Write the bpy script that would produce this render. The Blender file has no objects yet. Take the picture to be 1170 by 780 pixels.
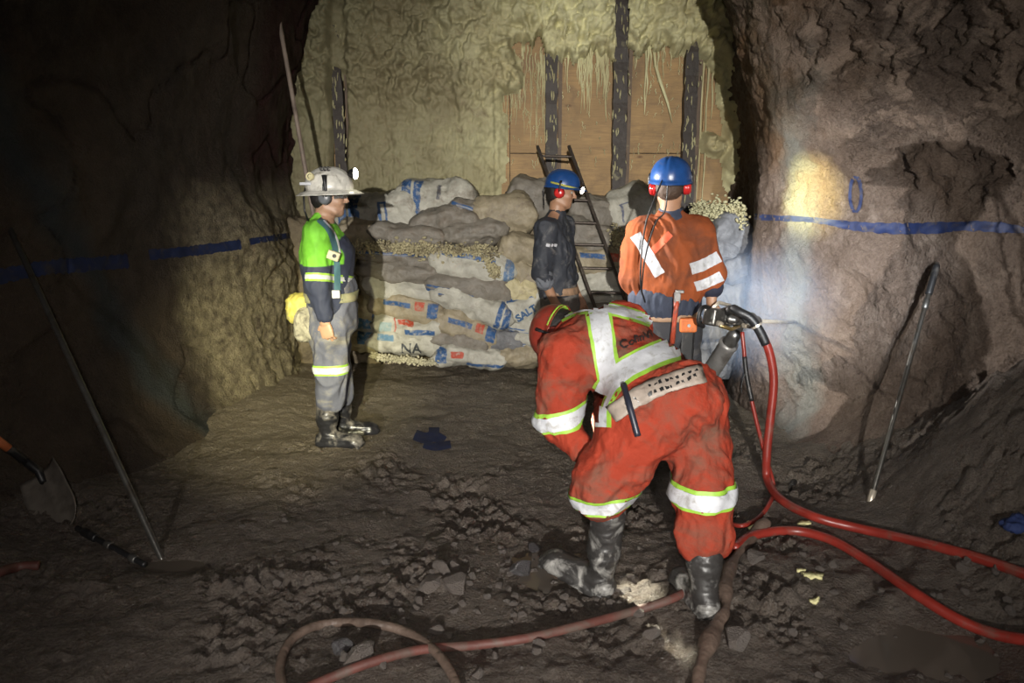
import bpy, bmesh, math, random
import numpy as np
from mathutils import Vector, Matrix
from mathutils.bvhtree import BVHTree
random.seed(7)
SC = bpy.context.scene
COL = SC.collection
# ------------------------------------------------------------------ camera
FPX, PITCH, CAMZ = 850.0, math.radians(12.08), 1.68
cam_data = bpy.data.cameras.new('camera')
cam_data.sensor_width = 36.0
cam_data.lens = FPX / 1170.0 * 36.0
cam = bpy.data.objects.new('camera', cam_data)
cam.location = (0, 0, CAMZ)
cam.rotation_euler = (math.radians(90) - PITCH, 0, 0)
COL.objects.link(cam)
SC.camera = cam
# ------------------------------------------------------------------ world, exposure
SC.view_settings.view_transform = 'Standard'
SC.view_settings.look = 'None'
SC.view_settings.exposure = 0.30
SC.view_settings.gamma = 1.0
SC.view_settings.use_curve_mapping = False
world = bpy.data.worlds.new('mine_darkness')
SC.world = world
world.use_nodes = True
world.node_tree.nodes['Background'].inputs[0].default_value = (0.55, 0.5, 0.45, 1)
world.node_tree.nodes['Background'].inputs[1].default_value = 0.012
SC.cycles.use_denoising = True
SC.cycles.max_bounces = 5
SC.cycles.volume_bounces = 0
SC.cycles.sample_clamp_indirect = 3.0
# ------------------------------------------------------------------ cap lamps around the photographer, and added spots
def spot(name, loc, tgt, energy, size, blend, color, radius=0.03):
    l = bpy.data.lights.new(name, 'SPOT')
    l.energy = energy; l.spot_size = math.radians(size); l.spot_blend = blend
    l.color = color; l.shadow_soft_size = radius
    o = bpy.data.objects.new(name, l)
    o.location = loc
    o.rotation_euler = (Vector(tgt) - Vector(loc)).to_track_quat('-Z', 'Y').to_euler()
    COL.objects.link(o)
    return o
spot('added_flood_behind', (-0.25, -6.0, 2.35), (0.35, 5.6, 1.05), 4700, 33, 1.0, (1.0, 0.965, 0.90), 0.05)  # added flood far behind the camera, evens near and far brightness
spot('cap_lamp_photographer', (-0.1, -0.15, 1.95), (-0.45, 3.2, 0.0), 150, 105, 1.0, (1.0, 0.94, 0.88), 0.06)
spot('cap_lamp_left_helper', (-0.42, 0.3, 1.8), (-1.62, 5.25, 0.34), 1300, 25, 1.0, (1.0, 0.93, 0.55), 0.03)
spot('added_spot_right', (1.5, 1.0, 1.9), (1.92, 5.2, 0.98), 1250, 25, 1.0, (0.85, 0.92, 1.0), 0.03)  # added cool spot brightening the right wall and the mist
spot('added_hotspot_right', (1.5, 1.0, 1.9), (1.86, 5.2, 0.93), 450, 4, 1.0, (1.0, 1.0, 0.92), 0.02)  # added narrow spot for the bright core on the wall
# ------------------------------------------------------------------ picture <-> place
SP, CP = math.sin(PITCH), math.cos(PITCH)
def ray(px, py):
    u = (px - 585.0) / FPX; v = -(py - 390.0) / FPX
    return Vector((u, CP + v * SP, -SP + v * CP))
def P(px, py, y=None, z=None):
    """point of the place seen at a pixel, at distance y or height z"""
    d = ray(px, py)
    t = (y / d.y) if y is not None else ((z - CAMZ) / d.z)
    return Vector((d.x * t, d.y * t, CAMZ + d.z * t))
def pixels(V):
    V = np.asarray(V, float)
    zc = V[:, 1] * CP - (V[:, 2] - CAMZ) * SP
    yc = V[:, 1] * SP + (V[:, 2] - CAMZ) * CP
    return 585 + FPX * V[:, 0] / zc, 390 - FPX * yc / zc
# ------------------------------------------------------------------ numeric noise
def _hash(i, j, k, s):
    n = (i.astype(np.int64) * 73856093) ^ (j.astype(np.int64) * 19349663) ^ (k.astype(np.int64) * 83492791) ^ (s * 2654435761)
    n = (n ^ (n >> 13)) * 1274126177
    n = n & 0xffffffff
    n = (n ^ (n >> 16)) * 2246822519 & 0xffffffff
    return (n ^ (n >> 15)) & 0xffff
def perlin(X, Y, Z, seed=0):
    X = np.asarray(X, float); Y = np.asarray(Y, float) + 0 * X; Z = np.asarray(Z, float) + 0 * X
    xi, yi, zi = np.floor(X), np.floor(Y), np.floor(Z)
    xf, yf, zf = X - xi, Y - yi, Z - zi
    f = lambda t: t * t * t * (t * (t * 6 - 15) + 10)
    u, v, w = f(xf), f(yf), f(zf)
    out = 0
    for a in (0, 1):
        for b in (0, 1):
            for c in (0, 1):
                h = _hash(xi + a, yi + b, zi + c, seed)
                gx = (h & 31) / 15.5 - 1; gy = ((h >> 5) & 31) / 15.5 - 1; gz = ((h >> 10) & 31) / 15.5 - 1
                d = gx * (xf - a) + gy * (yf - b) + gz * (zf - c)
                out = out + d * (u if a else 1 - u) * (v if b else 1 - v) * (w if c else 1 - w)
    return out * 1.2
def fbm(X, Y, Z, oct=4, seed=0, rough=0.5, billow=False):
    a, s, o = 1.0, 0.0, 0.0
    X = np.asarray(X, float); Y = np.asarray(Y, float); Z = np.asarray(Z, float)
    for q in range(oct):
        n = perlin(X * 2 ** q, Y * 2 ** q, Z * 2 ** q, seed + q)
        o = o + a * (np.abs(n) * 2 - 0.5 if billow else n); a *= rough
    return o
def worley(X, Y, seed=0):
    xi, yi = np.floor(X), np.floor(Y)
    best = np.full(X.shape, 9.0)
    for a in (-1, 0, 1):
        for b in (-1, 0, 1):
            h = _hash(xi + a, yi + b, xi * 0, seed)
            cx = xi + a + (h & 255) / 255.0; cy = yi + b + ((h >> 8) & 255) / 255.0
            best = np.minimum(best, (X - cx) ** 2 + (Y - cy) ** 2)
    return np.sqrt(best)
def smooth(a, b, x):
    t = np.clip((x - a) / (b - a), 0, 1)
    return t * t * (3 - 2 * t)
# ------------------------------------------------------------------ mesh and object helpers
def mesh_np(name, V, F, flat=False):
    """F: array of quads (or triangles), all faces with the same corner count"""
    V = np.asarray(V, np.float32); F = np.asarray(F, np.int32)
    me = bpy.data.meshes.new(name)
    n = F.shape[1]
    me.vertices.add(len(V)); me.vertices.foreach_set('co', V.ravel())
    me.loops.add(F.size); me.loops.foreach_set('vertex_index', F.ravel())
    me.polygons.add(len(F))
    me.polygons.foreach_set('loop_start', np.arange(0, F.size, n, dtype=np.int32))
    me.polygons.foreach_set('loop_total', np.full(len(F), n, np.int32))
    me.update(calc_edges=True); me.validate()
    me.polygons.foreach_set('use_smooth', np.full(len(me.polygons), not flat))
    return me
def origin(o):
    p = Vector((0, 0, 0))
    while o is not None:
        p += o.location; o = o.parent
    return p
def link(name, me, mat, parent=None, loc=None):
    o = bpy.data.objects.new(name, me)
    if mat is not None:
        for m in (mat if isinstance(mat, (list, tuple)) else [mat]): me.materials.append(m)
    if parent is not None: o.parent = parent
    if loc is not None: o.location = loc
    COL.objects.link(o)
    return o
def obj(name, V, F, mat, parent=None, flat=False, loc=None):
    """V in world coordinates; loc = own origin for a top-level thing"""
    base = origin(parent) if parent is not None else Vector(loc or (0, 0, 0))
    if len(V) == 0: print('EMPTY', name); V = [(0, 0, 0)]
    V = np.asarray(V, float) - np.array(base)
    if isinstance(F, np.ndarray): me = mesh_np(name, V, F, flat)
    else:
        me = bpy.data.meshes.new(name); me.from_pydata([tuple(v) for v in V], [], F); me.update()
        me.polygons.foreach_set('use_smooth', [not flat] * len(me.polygons))
    return link(name, me, mat, parent, None if parent is not None else base)
def tag(o, label=None, cat=None, group=None, kind=None):
    if label: o['label'] = label
    if cat: o['category'] = cat
    if group: o['group'] = group
    if kind: o['kind'] = kind
    return o
def thing(name, loc, label, cat, group=None):
    o = bpy.data.objects.new(name, None); o.location = loc; o.empty_display_size = 0.1
    COL.objects.link(o)
    return tag(o, label, cat, group)
def bevel(o, w, seg=2):
    m = o.modifiers.new('b', 'BEVEL'); m.width = w; m.segments = seg; m.limit_method = 'ANGLE'
    return o
def solid(o, t, off=0):
    m = o.modifiers.new('s', 'SOLIDIFY'); m.thickness = t; m.offset = off
    return o
def gridF(nu, nv, wrap=False):
    i = np.arange(nu - 1 if not wrap else nu)[:, None]; j = np.arange(nv - 1)[None, :]
    i2 = (i + 1) % nu
    a = i * nv + j; b = i2 * nv + j; c = i2 * nv + j + 1; d = i * nv + j + 1
    return np.stack([a, b, c, d], -1).reshape(-1, 4)
class MB:
    """collects pieces of ONE mesh"""
    def __init__(s): s.V = []; s.F = []
    def add(s, V, F):
        n = len(s.V); s.V += [tuple(v) for v in V]; s.F += [tuple(int(i) + n for i in f) for f in F]; return s
    def box(s, c, sz, M=None):
        c = Vector(c); V = []
        for x in (-.5, .5):
            for y in (-.5, .5):
                for z in (-.5, .5):
                    v = Vector((x * sz[0], y * sz[1], z * sz[2]))
                    V.append(c + (M @ v if M is not None else v))
        return s.add(V, [(0, 1, 3, 2), (4, 6, 7, 5), (0, 4, 5, 1), (2, 3, 7, 6), (0, 2, 6, 4), (1, 5, 7, 3)])
    def lathe(s, a, b, prof, n=20, up=None):
        """prof: list of (t along a->b, radius), capped"""
        a = Vector(a); b = Vector(b); d = (b - a); L = d.length; w = d.normalized()
        u = w.orthogonal().normalized(); v = w.cross(u)
        V = []; F = []
        for t, r in prof:
            for k in range(n):
                q = 2 * math.pi * k / n
                V.append(a + w * (t * L) + (u * math.cos(q) + v * math.sin(q)) * r)
        for i in range(len(prof) - 1):
            for k in range(n):
                k2 = (k + 1) % n
                F.append((i * n + k, i * n + k2, (i + 1) * n + k2, (i + 1) * n + k))
        F.append(tuple(range(n - 1, -1, -1))); m = (len(prof) - 1) * n; F.append(tuple(range(m, m + n)))
        return s.add(V, F)
    def cyl(s, a, b, r, r2=None, n=16): return s.lathe(a, b, [(0, r), (1, r if r2 is None else r2)], n)
    def tube(s, pts, r, n=10):
        pts = [Vector(p) for p in pts]; V = []; F = []
        rs = r if isinstance(r, (list, tuple, np.ndarray)) else [r] * len(pts)
        u = None
        for i, p in enumerate(pts):
            w = (pts[min(i + 1, len(pts) - 1)] - pts[max(i - 1, 0)]).normalized()
            u = (w.orthogonal() if u is None else (u - w * u.dot(w))).normalized(); v = w.cross(u)
            for k in range(n):
                q = 2 * math.pi * k / n
                V.append(p + (u * math.cos(q) + v * math.sin(q)) * rs[i])
        for i in range(len(pts) - 1):
            for k in range(n):
                k2 = (k + 1) % n
                F.append((i * n + k, i * n + k2, (i + 1) * n + k2, (i + 1) * n + k))
        F.append(tuple(range(n - 1, -1, -1))); m = (len(pts) - 1) * n; F.append(tuple(range(m, m + n)))
        return s.add(V, F)
    def build(s, name, mat, parent=None, flat=True, loc=None):
        o = obj(name, s.V, s.F, mat, parent, flat, loc)
        return o
def curve_pts(ctrl, n=12):
    """Catmull-Rom through the control points"""
    c = [Vector(p) for p in ctrl]; c = [c[0] * 2 - c[1]] + c + [c[-1] * 2 - c[-2]]
    out = []
    for i in range(1, len(c) - 2):
        for k in range(n):
            t = k / n; p0, p1, p2, p3 = c[i - 1:i + 3]
            out.append(0.5 * ((2 * p1) + (p2 - p0) * t + (2 * p0 - 5 * p1 + 4 * p2 - p3) * t * t + (3 * p1 - p0 - 3 * p2 + p3) * t ** 3))
    out.append(c[-2]); return out
def bvh(o):
    b = origin(o); me = o.data
    V = np.empty(len(me.vertices) * 3, np.float32); me.vertices.foreach_get('co', V); V = V.reshape(-1, 3) + np.array(b, np.float32)
    return BVHTree.FromPolygons(V.tolist(), [tuple(p.vertices) for p in me.polygons])
def sheet(tree, rows, dirs, off=0.004, maxd=1.2, back=0.5):
    """rows[i][j] points laid onto the surface along dirs(i,j); returns V,F of what lands"""
    idx = {}; V = []; F = []
    for i, r in enumerate(rows):
        for j, p in enumerate(r):
            d = dirs(i, j, p) if callable(dirs) else dirs
            d = Vector(d).normalized()
            h = tree.ray_cast(Vector(p) - d * back, d, maxd)
            if h[0] is None: continue
            n = h[1] if h[1].dot(d) < 0 else -h[1]
            idx[i, j] = len(V); V.append(h[0] + n * off)
    for i in range(len(rows) - 1):
        for j in range(len(rows[0]) - 1):
            q = [(i, j), (i + 1, j), (i + 1, j + 1), (i, j + 1)]
            if all(k in idx for k in q):
                f = [idx[k] for k in q]
                if max((V[f[a]] - V[f[a - 1]]).length for a in range(4)) < 0.22: F.append(tuple(f))
    return largest(V, F)
def largest(V, F):
    """keep the one connected piece with the most faces"""
    par = list(range(len(V)))
    def find(a):
        while par[a] != a: par[a] = par[par[a]]; a = par[a]
        return a
    for f in F:
        for k in f[1:]: par[find(k)] = find(f[0])
    if not F: return V, F
    from collections import Counter
    best = Counter(find(f[0]) for f in F).most_common(1)[0][0]
    F = [f for f in F if find(f[0]) == best]; use = sorted({k for f in F for k in f}); ix = {k: i for i, k in enumerate(use)}
    return [V[k] for k in use], [tuple(ix[k] for k in f) for f in F]
def strip(tree, pts, width, d, off=0.004, nw=4, dens=60, back=0.5, maxd=1.2, wob=0.0):
    pts = [Vector(p) for p in pts]; d = Vector(d).normalized()
    L = [0]
    for a, b in zip(pts, pts[1:]): L.append(L[-1] + (b - a).length)
    n = max(4, int(L[-1] * dens)); rows = []
    for i in range(n + 1):
        s = L[-1] * i / n; k = min(max(q for q in range(len(pts)) if L[q] <= s + 1e-9), len(pts) - 2)
        t = (s - L[k]) / max(L[k + 1] - L[k], 1e-6); p = pts[k].lerp(pts[k + 1], t)
        w = (pts[k + 1] - pts[k]).normalized().cross(d).normalized()
        ww = width if not callable(width) else width(i / n)
        if wob: ww *= 1 + wob * math.sin(i * 1.7) * math.sin(i * 0.43 + 1)
        rows.append([p + w * ww * (j / nw - 0.5) for j in range(nw + 1)])
    return sheet(tree, rows, d, off, maxd, back)
def ring(tree, c, axis, width, n=40, off=0.004, nw=3, a0=0, a1=2 * math.pi, ref=None, maxr=0.3):
    c = Vector(c); axis = Vector(axis).normalized()
    u = (Vector(ref) - axis * Vector(ref).dot(axis)).normalized() if ref is not None else axis.orthogonal().normalized()
    v = axis.cross(u); idx = {}; V = []; F = []
    for i in range(n + 1):
        q = a0 + (a1 - a0) * i / n; d = u * math.cos(q) + v * math.sin(q)
        for j in range(nw + 1):
            o = c + axis * width * (j / nw - 0.5)
            h = tree.ray_cast(o, d, maxr)
            if h[0] is None: continue
            idx[i, j] = len(V); V.append(h[0] + d * off)
    for i in range(n):
        for j in range(nw):
            q = [(i, j), (i, j + 1), (i + 1, j + 1), (i + 1, j)]
            if all(k in idx for k in q):
                f = [idx[k] for k in q]
                if max((V[f[a]] - V[f[a - 1]]).length for a in range(4)) < 0.12: F.append(tuple(f))
    return largest(V, F)
def text_obj(name, body, tree, o, ux, uy, d, size, mat, parent, off=0.004, bold=0.0, back=0.3):
    """flat lettering pressed onto a surface; o = lower left, ux/uy = reading and up directions"""
    cu = bpy.data.curves.new(name, 'FONT'); cu.body = body; cu.size = size; cu.offset = bold
    t = bpy.data.objects.new('tmp', cu); COL.objects.link(t)
    dg = bpy.context.evaluated_depsgraph_get()
    me = bpy.data.meshes.new_from_object(t.evaluated_get(dg)); bpy.data.objects.remove(t)
    bm = bmesh.new(); bm.from_mesh(me)
    xs = [v.co.x for v in bm.verts] or [0]
    for k in range(1, 30):
        x = min(xs) + (max(xs) - min(xs)) * k / 30
        bmesh.ops.bisect_plane(bm, geom=bm.verts[:] + bm.edges[:] + bm.faces[:], plane_co=(x, 0, 0), plane_no=(1, 0, 0))
    bmesh.ops.triangulate(bm, faces=bm.faces[:])
    ux = Vector(ux).normalized(); uy = Vector(uy).normalized(); d = Vector(d).normalized(); V = []; ok = []
    for v in bm.verts:
        p = Vector(o) + ux * v.co.x + uy * v.co.y
        h = tree.ray_cast(p - d * back, d, 1.0)
        if h[0] is None: ok.append(False); V.append(p)
        else: ok.append(True); V.append(h[0] + (h[1] if h[1].dot(d) < 0 else -h[1]) * off)
    bm.verts.index_update()
    F = [tuple(v.index for v in f.verts) for f in bm.faces if all(ok[v.index] for v in f.verts)]
    bm.free()
    return obj(name, V, F, mat, parent)
CAMP = Vector((0, 0, CAMZ))
def camstrip(tree, pix, width, off, dens=70, nw=5, yy=2.35, dist=2.9):
    pts = [P(x, yv, yy) for x, yv in pix]; L = [0]
    for a, b in zip(pts, pts[1:]): L.append(L[-1] + (b - a).length)
    n = max(4, int(L[-1] * dens)); rows = []
    for i in range(n + 1):
        s = L[-1] * i / n; k = min(max(q for q in range(len(pts)) if L[q] <= s + 1e-9), len(pts) - 2)
        p = pts[k].lerp(pts[k + 1], (s - L[k]) / max(L[k + 1] - L[k], 1e-6)); k0_, k1_ = max(k - (s - L[k] < .02 and k > 0), 0), min(k + 1, len(pts) - 1)
        w = (pts[k1_] - pts[k0_]).normalized().cross((p - CAMP).normalized()).normalized()
        ww = width(i / n) if callable(width) else width
        rows.append([p + w * ww * yy / dist * (j / nw - .5) for j in range(nw + 1)])
    return sheet(tree, rows, lambda i, j, p: p - CAMP, off, 7.0, .0)
def smoothpix(pix, n=6):
    return [(p.x, p.y) for p in curve_pts([Vector((x, yv, 0)) for x, yv in pix], n)]
# ------------------------------------------------------------------ implicit solids (smooth unions meshed with surface nets)
class Vol:
    def __init__(s, lo, hi, h):
        s.lo = np.array(lo, float); s.h = h
        n = np.ceil((np.array(hi, float) - s.lo) / h).astype(int) + 1
        s.n = n; s.ax = [s.lo[i] + h * np.arange(n[i]) for i in range(3)]
        s.d = np.full(tuple(n), 9.0, np.float32)
    def win(s, lo, hi):
        sl = []
        for i in range(3):
            a = int(max(0, math.floor((lo[i] - s.lo[i]) / s.h))); b = int(min(s.n[i], math.ceil((hi[i] - s.lo[i]) / s.h) + 1))
            sl.append(slice(a, max(a, b)))
        X = s.ax[0][sl[0]][:, None, None]; Y = s.ax[1][sl[1]][None, :, None]; Z = s.ax[2][sl[2]][None, None, :]
        return tuple(sl), X, Y, Z
    def put(s, sl, v, k, cut):
        if v.size == 0: return
        a = s.d[sl]
        if cut:
            v = -v; hh = np.maximum(k - np.abs(a - v), 0) / max(k, 1e-6); s.d[sl] = np.maximum(a, v) + hh * hh * k / 4
        else:
            hh = np.maximum(k - np.abs(a - v), 0) / max(k, 1e-6); s.d[sl] = np.minimum(a, v) - hh * hh * k / 4
    def cap(s, a, b, ra, rb=None, k=0.02, lat=None, w=None, cut=False):
        """tapered capsule; lat + w=(wa,wb): elliptical, half-width w along lat, ra/rb across"""
        a = np.array(a, float); b = np.array(b, float); rb = ra if rb is None else rb
        m = max(ra, rb, *(w or (0,))) + k + 3 * s.h
        sl, X, Y, Z = s.win(np.minimum(a, b) - m, np.maximum(a, b) + m)
        ab = b - a; L2 = max(ab @ ab, 1e-9)
        t = np.clip(((X - a[0]) * ab[0] + (Y - a[1]) * ab[1] + (Z - a[2]) * ab[2]) / L2, 0, 1)
        qx = X - a[0] - t * ab[0]; qy = Y - a[1] - t * ab[1]; qz = Z - a[2] - t * ab[2]
        r2 = qx * qx + qy * qy + qz * qz; r = ra + (rb - ra) * t
        if lat is None: v = np.sqrt(r2) - r
        else:
            l = np.array(lat, float); l /= np.linalg.norm(l)
            ql = qx * l[0] + qy * l[1] + qz * l[2]; rest = np.maximum(r2 - ql * ql, 0); ww = w[0] + (w[1] - w[0]) * t
            v = (np.sqrt((ql / ww) ** 2 + rest / r ** 2) - 1) * np.minimum(ww, r)
        s.put(sl, v.astype(np.float32), k, cut)
    def ell(s, c, r, M=None, k=0.02, cut=False, p=2.0):
        """ellipsoid (p=2) or rounded box (p>2); M rows = axes"""
        c = np.array(c, float); r = np.array(r, float); m = r.max() * (1.0 if p == 2 else 1.75) + k + 3 * s.h
        sl, X, Y, Z = s.win(c - m, c + m); X = X - c[0]; Y = Y - c[1]; Z = Z - c[2]
        if M is None: q = [X / r[0], Y / r[1], Z / r[2]]
        else: q = [(X * M[i][0] + Y * M[i][1] + Z * M[i][2]) / r[i] for i in range(3)]
        v = ((np.abs(q[0]) ** p + np.abs(q[1]) ** p + np.abs(q[2]) ** p) ** (1 / p) - 1) * r.min()
        s.put(sl, v.astype(np.float32), k, cut)
    def halfcut(s, c, n, lo=None, hi=None):
        """remove everything on the n side of the plane"""
        c = np.array(c, float); n = np.array(n, float); n /= np.linalg.norm(n)
        X, Y, Z = s.ax[0][:, None, None], s.ax[1][None, :, None], s.ax[2][None, None, :]
        v = (X - c[0]) * n[0] + (Y - c[1]) * n[1] + (Z - c[2]) * n[2]
        s.d = np.maximum(s.d, v.astype(np.float32))
    def mesh(s):
        d = s.d; d[0] = d[-1] = 9; d[:, 0] = d[:, -1] = 9; d[:, :, 0] = d[:, :, -1] = 9
        g = d < 0
        c8 = [(i, j, k) for i in (0, 1) for j in (0, 1) for k in (0, 1)]
        S = lambda A, c: A[c[0]:A.shape[0] - 1 + c[0], c[1]:A.shape[1] - 1 + c[1], c[2]:A.shape[2] - 1 + c[2]]
        cnt = sum(S(g, c).astype(np.int8) for c in c8)
        I = np.nonzero((cnt > 0) & (cnt < 8)); N = len(I[0])
        acc = np.zeros((N, 3)); w = np.zeros(N)
        for c in c8:
            for ax in range(3):
                if c[ax]: continue
                e = list(c); e[ax] = 1
                d0 = d[I[0] + c[0], I[1] + c[1], I[2] + c[2]]; d1 = d[I[0] + e[0], I[1] + e[1], I[2] + e[2]]
                m = (d0 < 0) != (d1 < 0)
                t = np.where(m, d0 / np.where(m, d0 - d1, 1), 0)
                p = np.tile(np.array(c, float), (N, 1)); p[:, ax] += t
                acc += p * m[:, None]; w += m
        V = s.lo + s.h * (np.stack(I, 1) + acc / w[:, None])
        cid = np.full(cnt.shape, -1, np.int32); cid[I] = np.arange(N)
        Fs = []
        for ax in range(3):
            b, c = (ax + 1) % 3, (ax + 2) % 3
            a0 = [slice(None)] * 3; a1 = [slice(None)] * 3; a0[ax] = slice(0, -1); a1[ax] = slice(1, None)
            E = g[tuple(a0)] != g[tuple(a1)]
            J = np.nonzero(E); J = [q.copy() for q in J]
            ok = (J[b] > 0) & (J[c] > 0) & (J[b] < cid.shape[b]) & (J[c] < cid.shape[c])
            J = [q[ok] for q in J]
            def at(db, dc):
                q = list(J); q[b] = q[b] + db; q[c] = q[c] + dc; return cid[tuple(q)]
            Q = np.stack([at(-1, -1), at(0, -1), at(0, 0), at(-1, 0)], 1)
            ins = g[tuple(J)]
            Q[~ins] = Q[~ins][:, ::-1]
            Fs.append(Q[(Q >= 0).all(1)])
        return V, np.concatenate(Fs)
def normals(V, F):
    n = np.zeros_like(V)
    fn = np.cross(V[F[:, 2]] - V[F[:, 0]], V[F[:, 3]] - V[F[:, 1]])
    for i in range(4): np.add.at(n, F[:, i], fn)
    return n / np.maximum(np.linalg.norm(n, axis=1, keepdims=True), 1e-12)
def wrinkle(V, F, amp, scale=9.0, seed=0, stretch=(1, 1, 0.6), sharp=True, mask=None):
    """cloth folds: domain-warped ridges pushed along the normals"""
    n = normals(V, F); X, Y, Z = V[:, 0] * stretch[0], V[:, 1] * stretch[1], V[:, 2] * stretch[2]
    wx = fbm(X * scale * .5, Y * scale * .5, Z * scale * .5, 2, seed + 50); wy = fbm(X * scale * .5 + 7, Y * scale * .5, Z * scale * .5, 2, seed + 60)
    a = perlin(X * scale + wx * 1.6, Y * scale + wy * 1.6, Z * scale + wx, seed)
    b = perlin(X * scale * 2.1 + wy * 1.5, Y * scale * 2.1 + wx * 1.5, Z * scale * 2.1, seed + 3)
    h = (1 - np.abs(a) * 3.2) * 0.7 + (1 - np.abs(b) * 3) * 0.35 if sharp else a + b * .5
    h = h * amp
    if mask is not None: h = h * mask(V)
    return V + n * h[:, None]
# ------------------------------------------------------------------ materials
class NT:
    def __init__(s, name):
        s.m = bpy.data.materials.new(name); s.m.use_nodes = True; s.t = s.m.node_tree; s.b = s.t.nodes['Principled BSDF']
        s.tc = s.t.nodes.new('ShaderNodeTexCoord')
    def n(s, ty, **kw):
        x = s.t.nodes.new(ty)
        for k, v in kw.items():
            if k.startswith('i_'): s.inp(x, k[2:], v)
            else: setattr(x, k, v)
        return x
    def inp(s, x, k, v):
        k = int(k) if k.isdigit() else k.replace('_', ' ')
        if isinstance(v, bpy.types.NodeSocket): s.t.links.new(v, x.inputs[k])
        else:
            if isinstance(v, tuple) and len(v) == 3 and x.inputs[k].type == 'RGBA': v = v + (1,)
            x.inputs[k].default_value = v
    def co(s, scale=(1, 1, 1), kind='Object', rot=(0, 0, 0)):
        m = s.n('ShaderNodeMapping'); s.t.links.new(s.tc.outputs[kind], m.inputs[0])
        m.inputs['Scale'].default_value = scale; m.inputs['Rotation'].default_value = rot; return m.outputs[0]
    def noise(s, scale, detail=4, rough=0.55, co=None, dist=0.0):
        x = s.n('ShaderNodeTexNoise'); x.inputs['Scale'].default_value = scale; x.inputs['Detail'].default_value = detail
        x.inputs['Roughness'].default_value = rough; x.inputs['Distortion'].default_value = dist
        s.t.links.new(co if co is not None else s.tc.outputs['Object'], x.inputs['Vector']); return x.outputs['Fac']
    def vor(s, scale, co=None, feature='F1'):
        x = s.n('ShaderNodeTexVoronoi'); x.feature = feature; x.inputs['Scale'].default_value = scale
        s.t.links.new(co if co is not None else s.tc.outputs['Object'], x.inputs['Vector']); return x.outputs['Distance']
    def ramp(s, fac, a, b, ca=(0, 0, 0, 1), cb=(1, 1, 1, 1)):
        r = s.n('ShaderNodeValToRGB'); e = r.color_ramp.elements; e[0].position = a; e[1].position = b
        e[0].color = tuple(ca)[:3] + (1,); e[1].color = tuple(cb)[:3] + (1,)
        s.t.links.new(fac, r.inputs[0]); return r.outputs[0]
    def mix(s, fac, a, b, mode='MIX'):
        x = s.n('ShaderNodeMix', data_type='RGBA', blend_type=mode)
        for k, v in ((0, fac), (6, a), (7, b)):
            if isinstance(v, bpy.types.NodeSocket): s.t.links.new(v, x.inputs[k])
            else: x.inputs[k].default_value = (tuple(v)[:3] + (1,)) if k else v
        return x.outputs[2]
    def math(s, op, a, b=0.0, c=None):
        x = s.n('ShaderNodeMath', operation=op)
        for k, v in enumerate((a, b) if c is None else (a, b, c)):
            if isinstance(v, bpy.types.NodeSocket): s.t.links.new(v, x.inputs[k])
            else: x.inputs[k].default_value = v
        return x.outputs[0]
    def xyz(s, kind='Object'):
        x = s.n('ShaderNodeSeparateXYZ'); s.t.links.new(s.tc.outputs[kind], x.inputs[0]); return x.outputs
    def band(s, v, a, b, soft=0.004):
        """1 where a < v < b"""
        lo = s.n('ShaderNodeMapRange'); s.inp(lo, '0', v); lo.inputs[1].default_value = a - soft; lo.inputs[2].default_value = a + soft
        hi = s.n('ShaderNodeMapRange'); s.inp(hi, '0', v); hi.inputs[1].default_value = b - soft; hi.inputs[2].default_value = b + soft
        return s.math('SUBTRACT', lo.outputs[0], hi.outputs[0])
    def set(s, k, v): s.inp(s.b, k, v); return s
    def bump(s, h, strength=0.5, dist=0.01, prev=None):
        x = s.n('ShaderNodeBump'); x.inputs['Strength'].default_value = strength; x.inputs['Distance'].default_value = dist
        s.t.links.new(h, x.inputs['Height'])
        if prev is not None: s.t.links.new(prev, x.inputs['Normal'])
        s.t.links.new(x.outputs[0], s.b.inputs['Normal']); return x.outputs[0]
def mat(name, c, rough=0.6, metal=0.0, dirt=None, dirt_amt=0.5, dscale=6.0, bump=(60, 0.25, 0.003), spec=0.5, extra=None, vary=0.25):
    """plain coloured material with tonal variation, shaped dirt patches and a fine bump"""
    n = NT(name); c = tuple(c)
    col = n.mix(n.ramp(n.noise(dscale * 1.7, 5), 0.3, 0.7), tuple(x * (1 - vary) for x in c), tuple(min(1, x * (1 + vary * .6)) for x in c))
    if extra: col = extra(n, col)
    if dirt is not None:
        m = n.ramp(n.noise(dscale, 6, 0.65, dist=0.6), 0.66 - 0.3 * dirt_amt, 0.86 - 0.3 * dirt_amt)
        col = n.mix(m, col, dirt)
    n.set('Base_Color', col).set('Roughness', rough).set('Metallic', metal).set('Specular_IOR_Level', spec)
    if bump: n.bump(n.noise(bump[0], 5), bump[1], bump[2])
    return n.m
MUD = (0.085, 0.066, 0.052)
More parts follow.
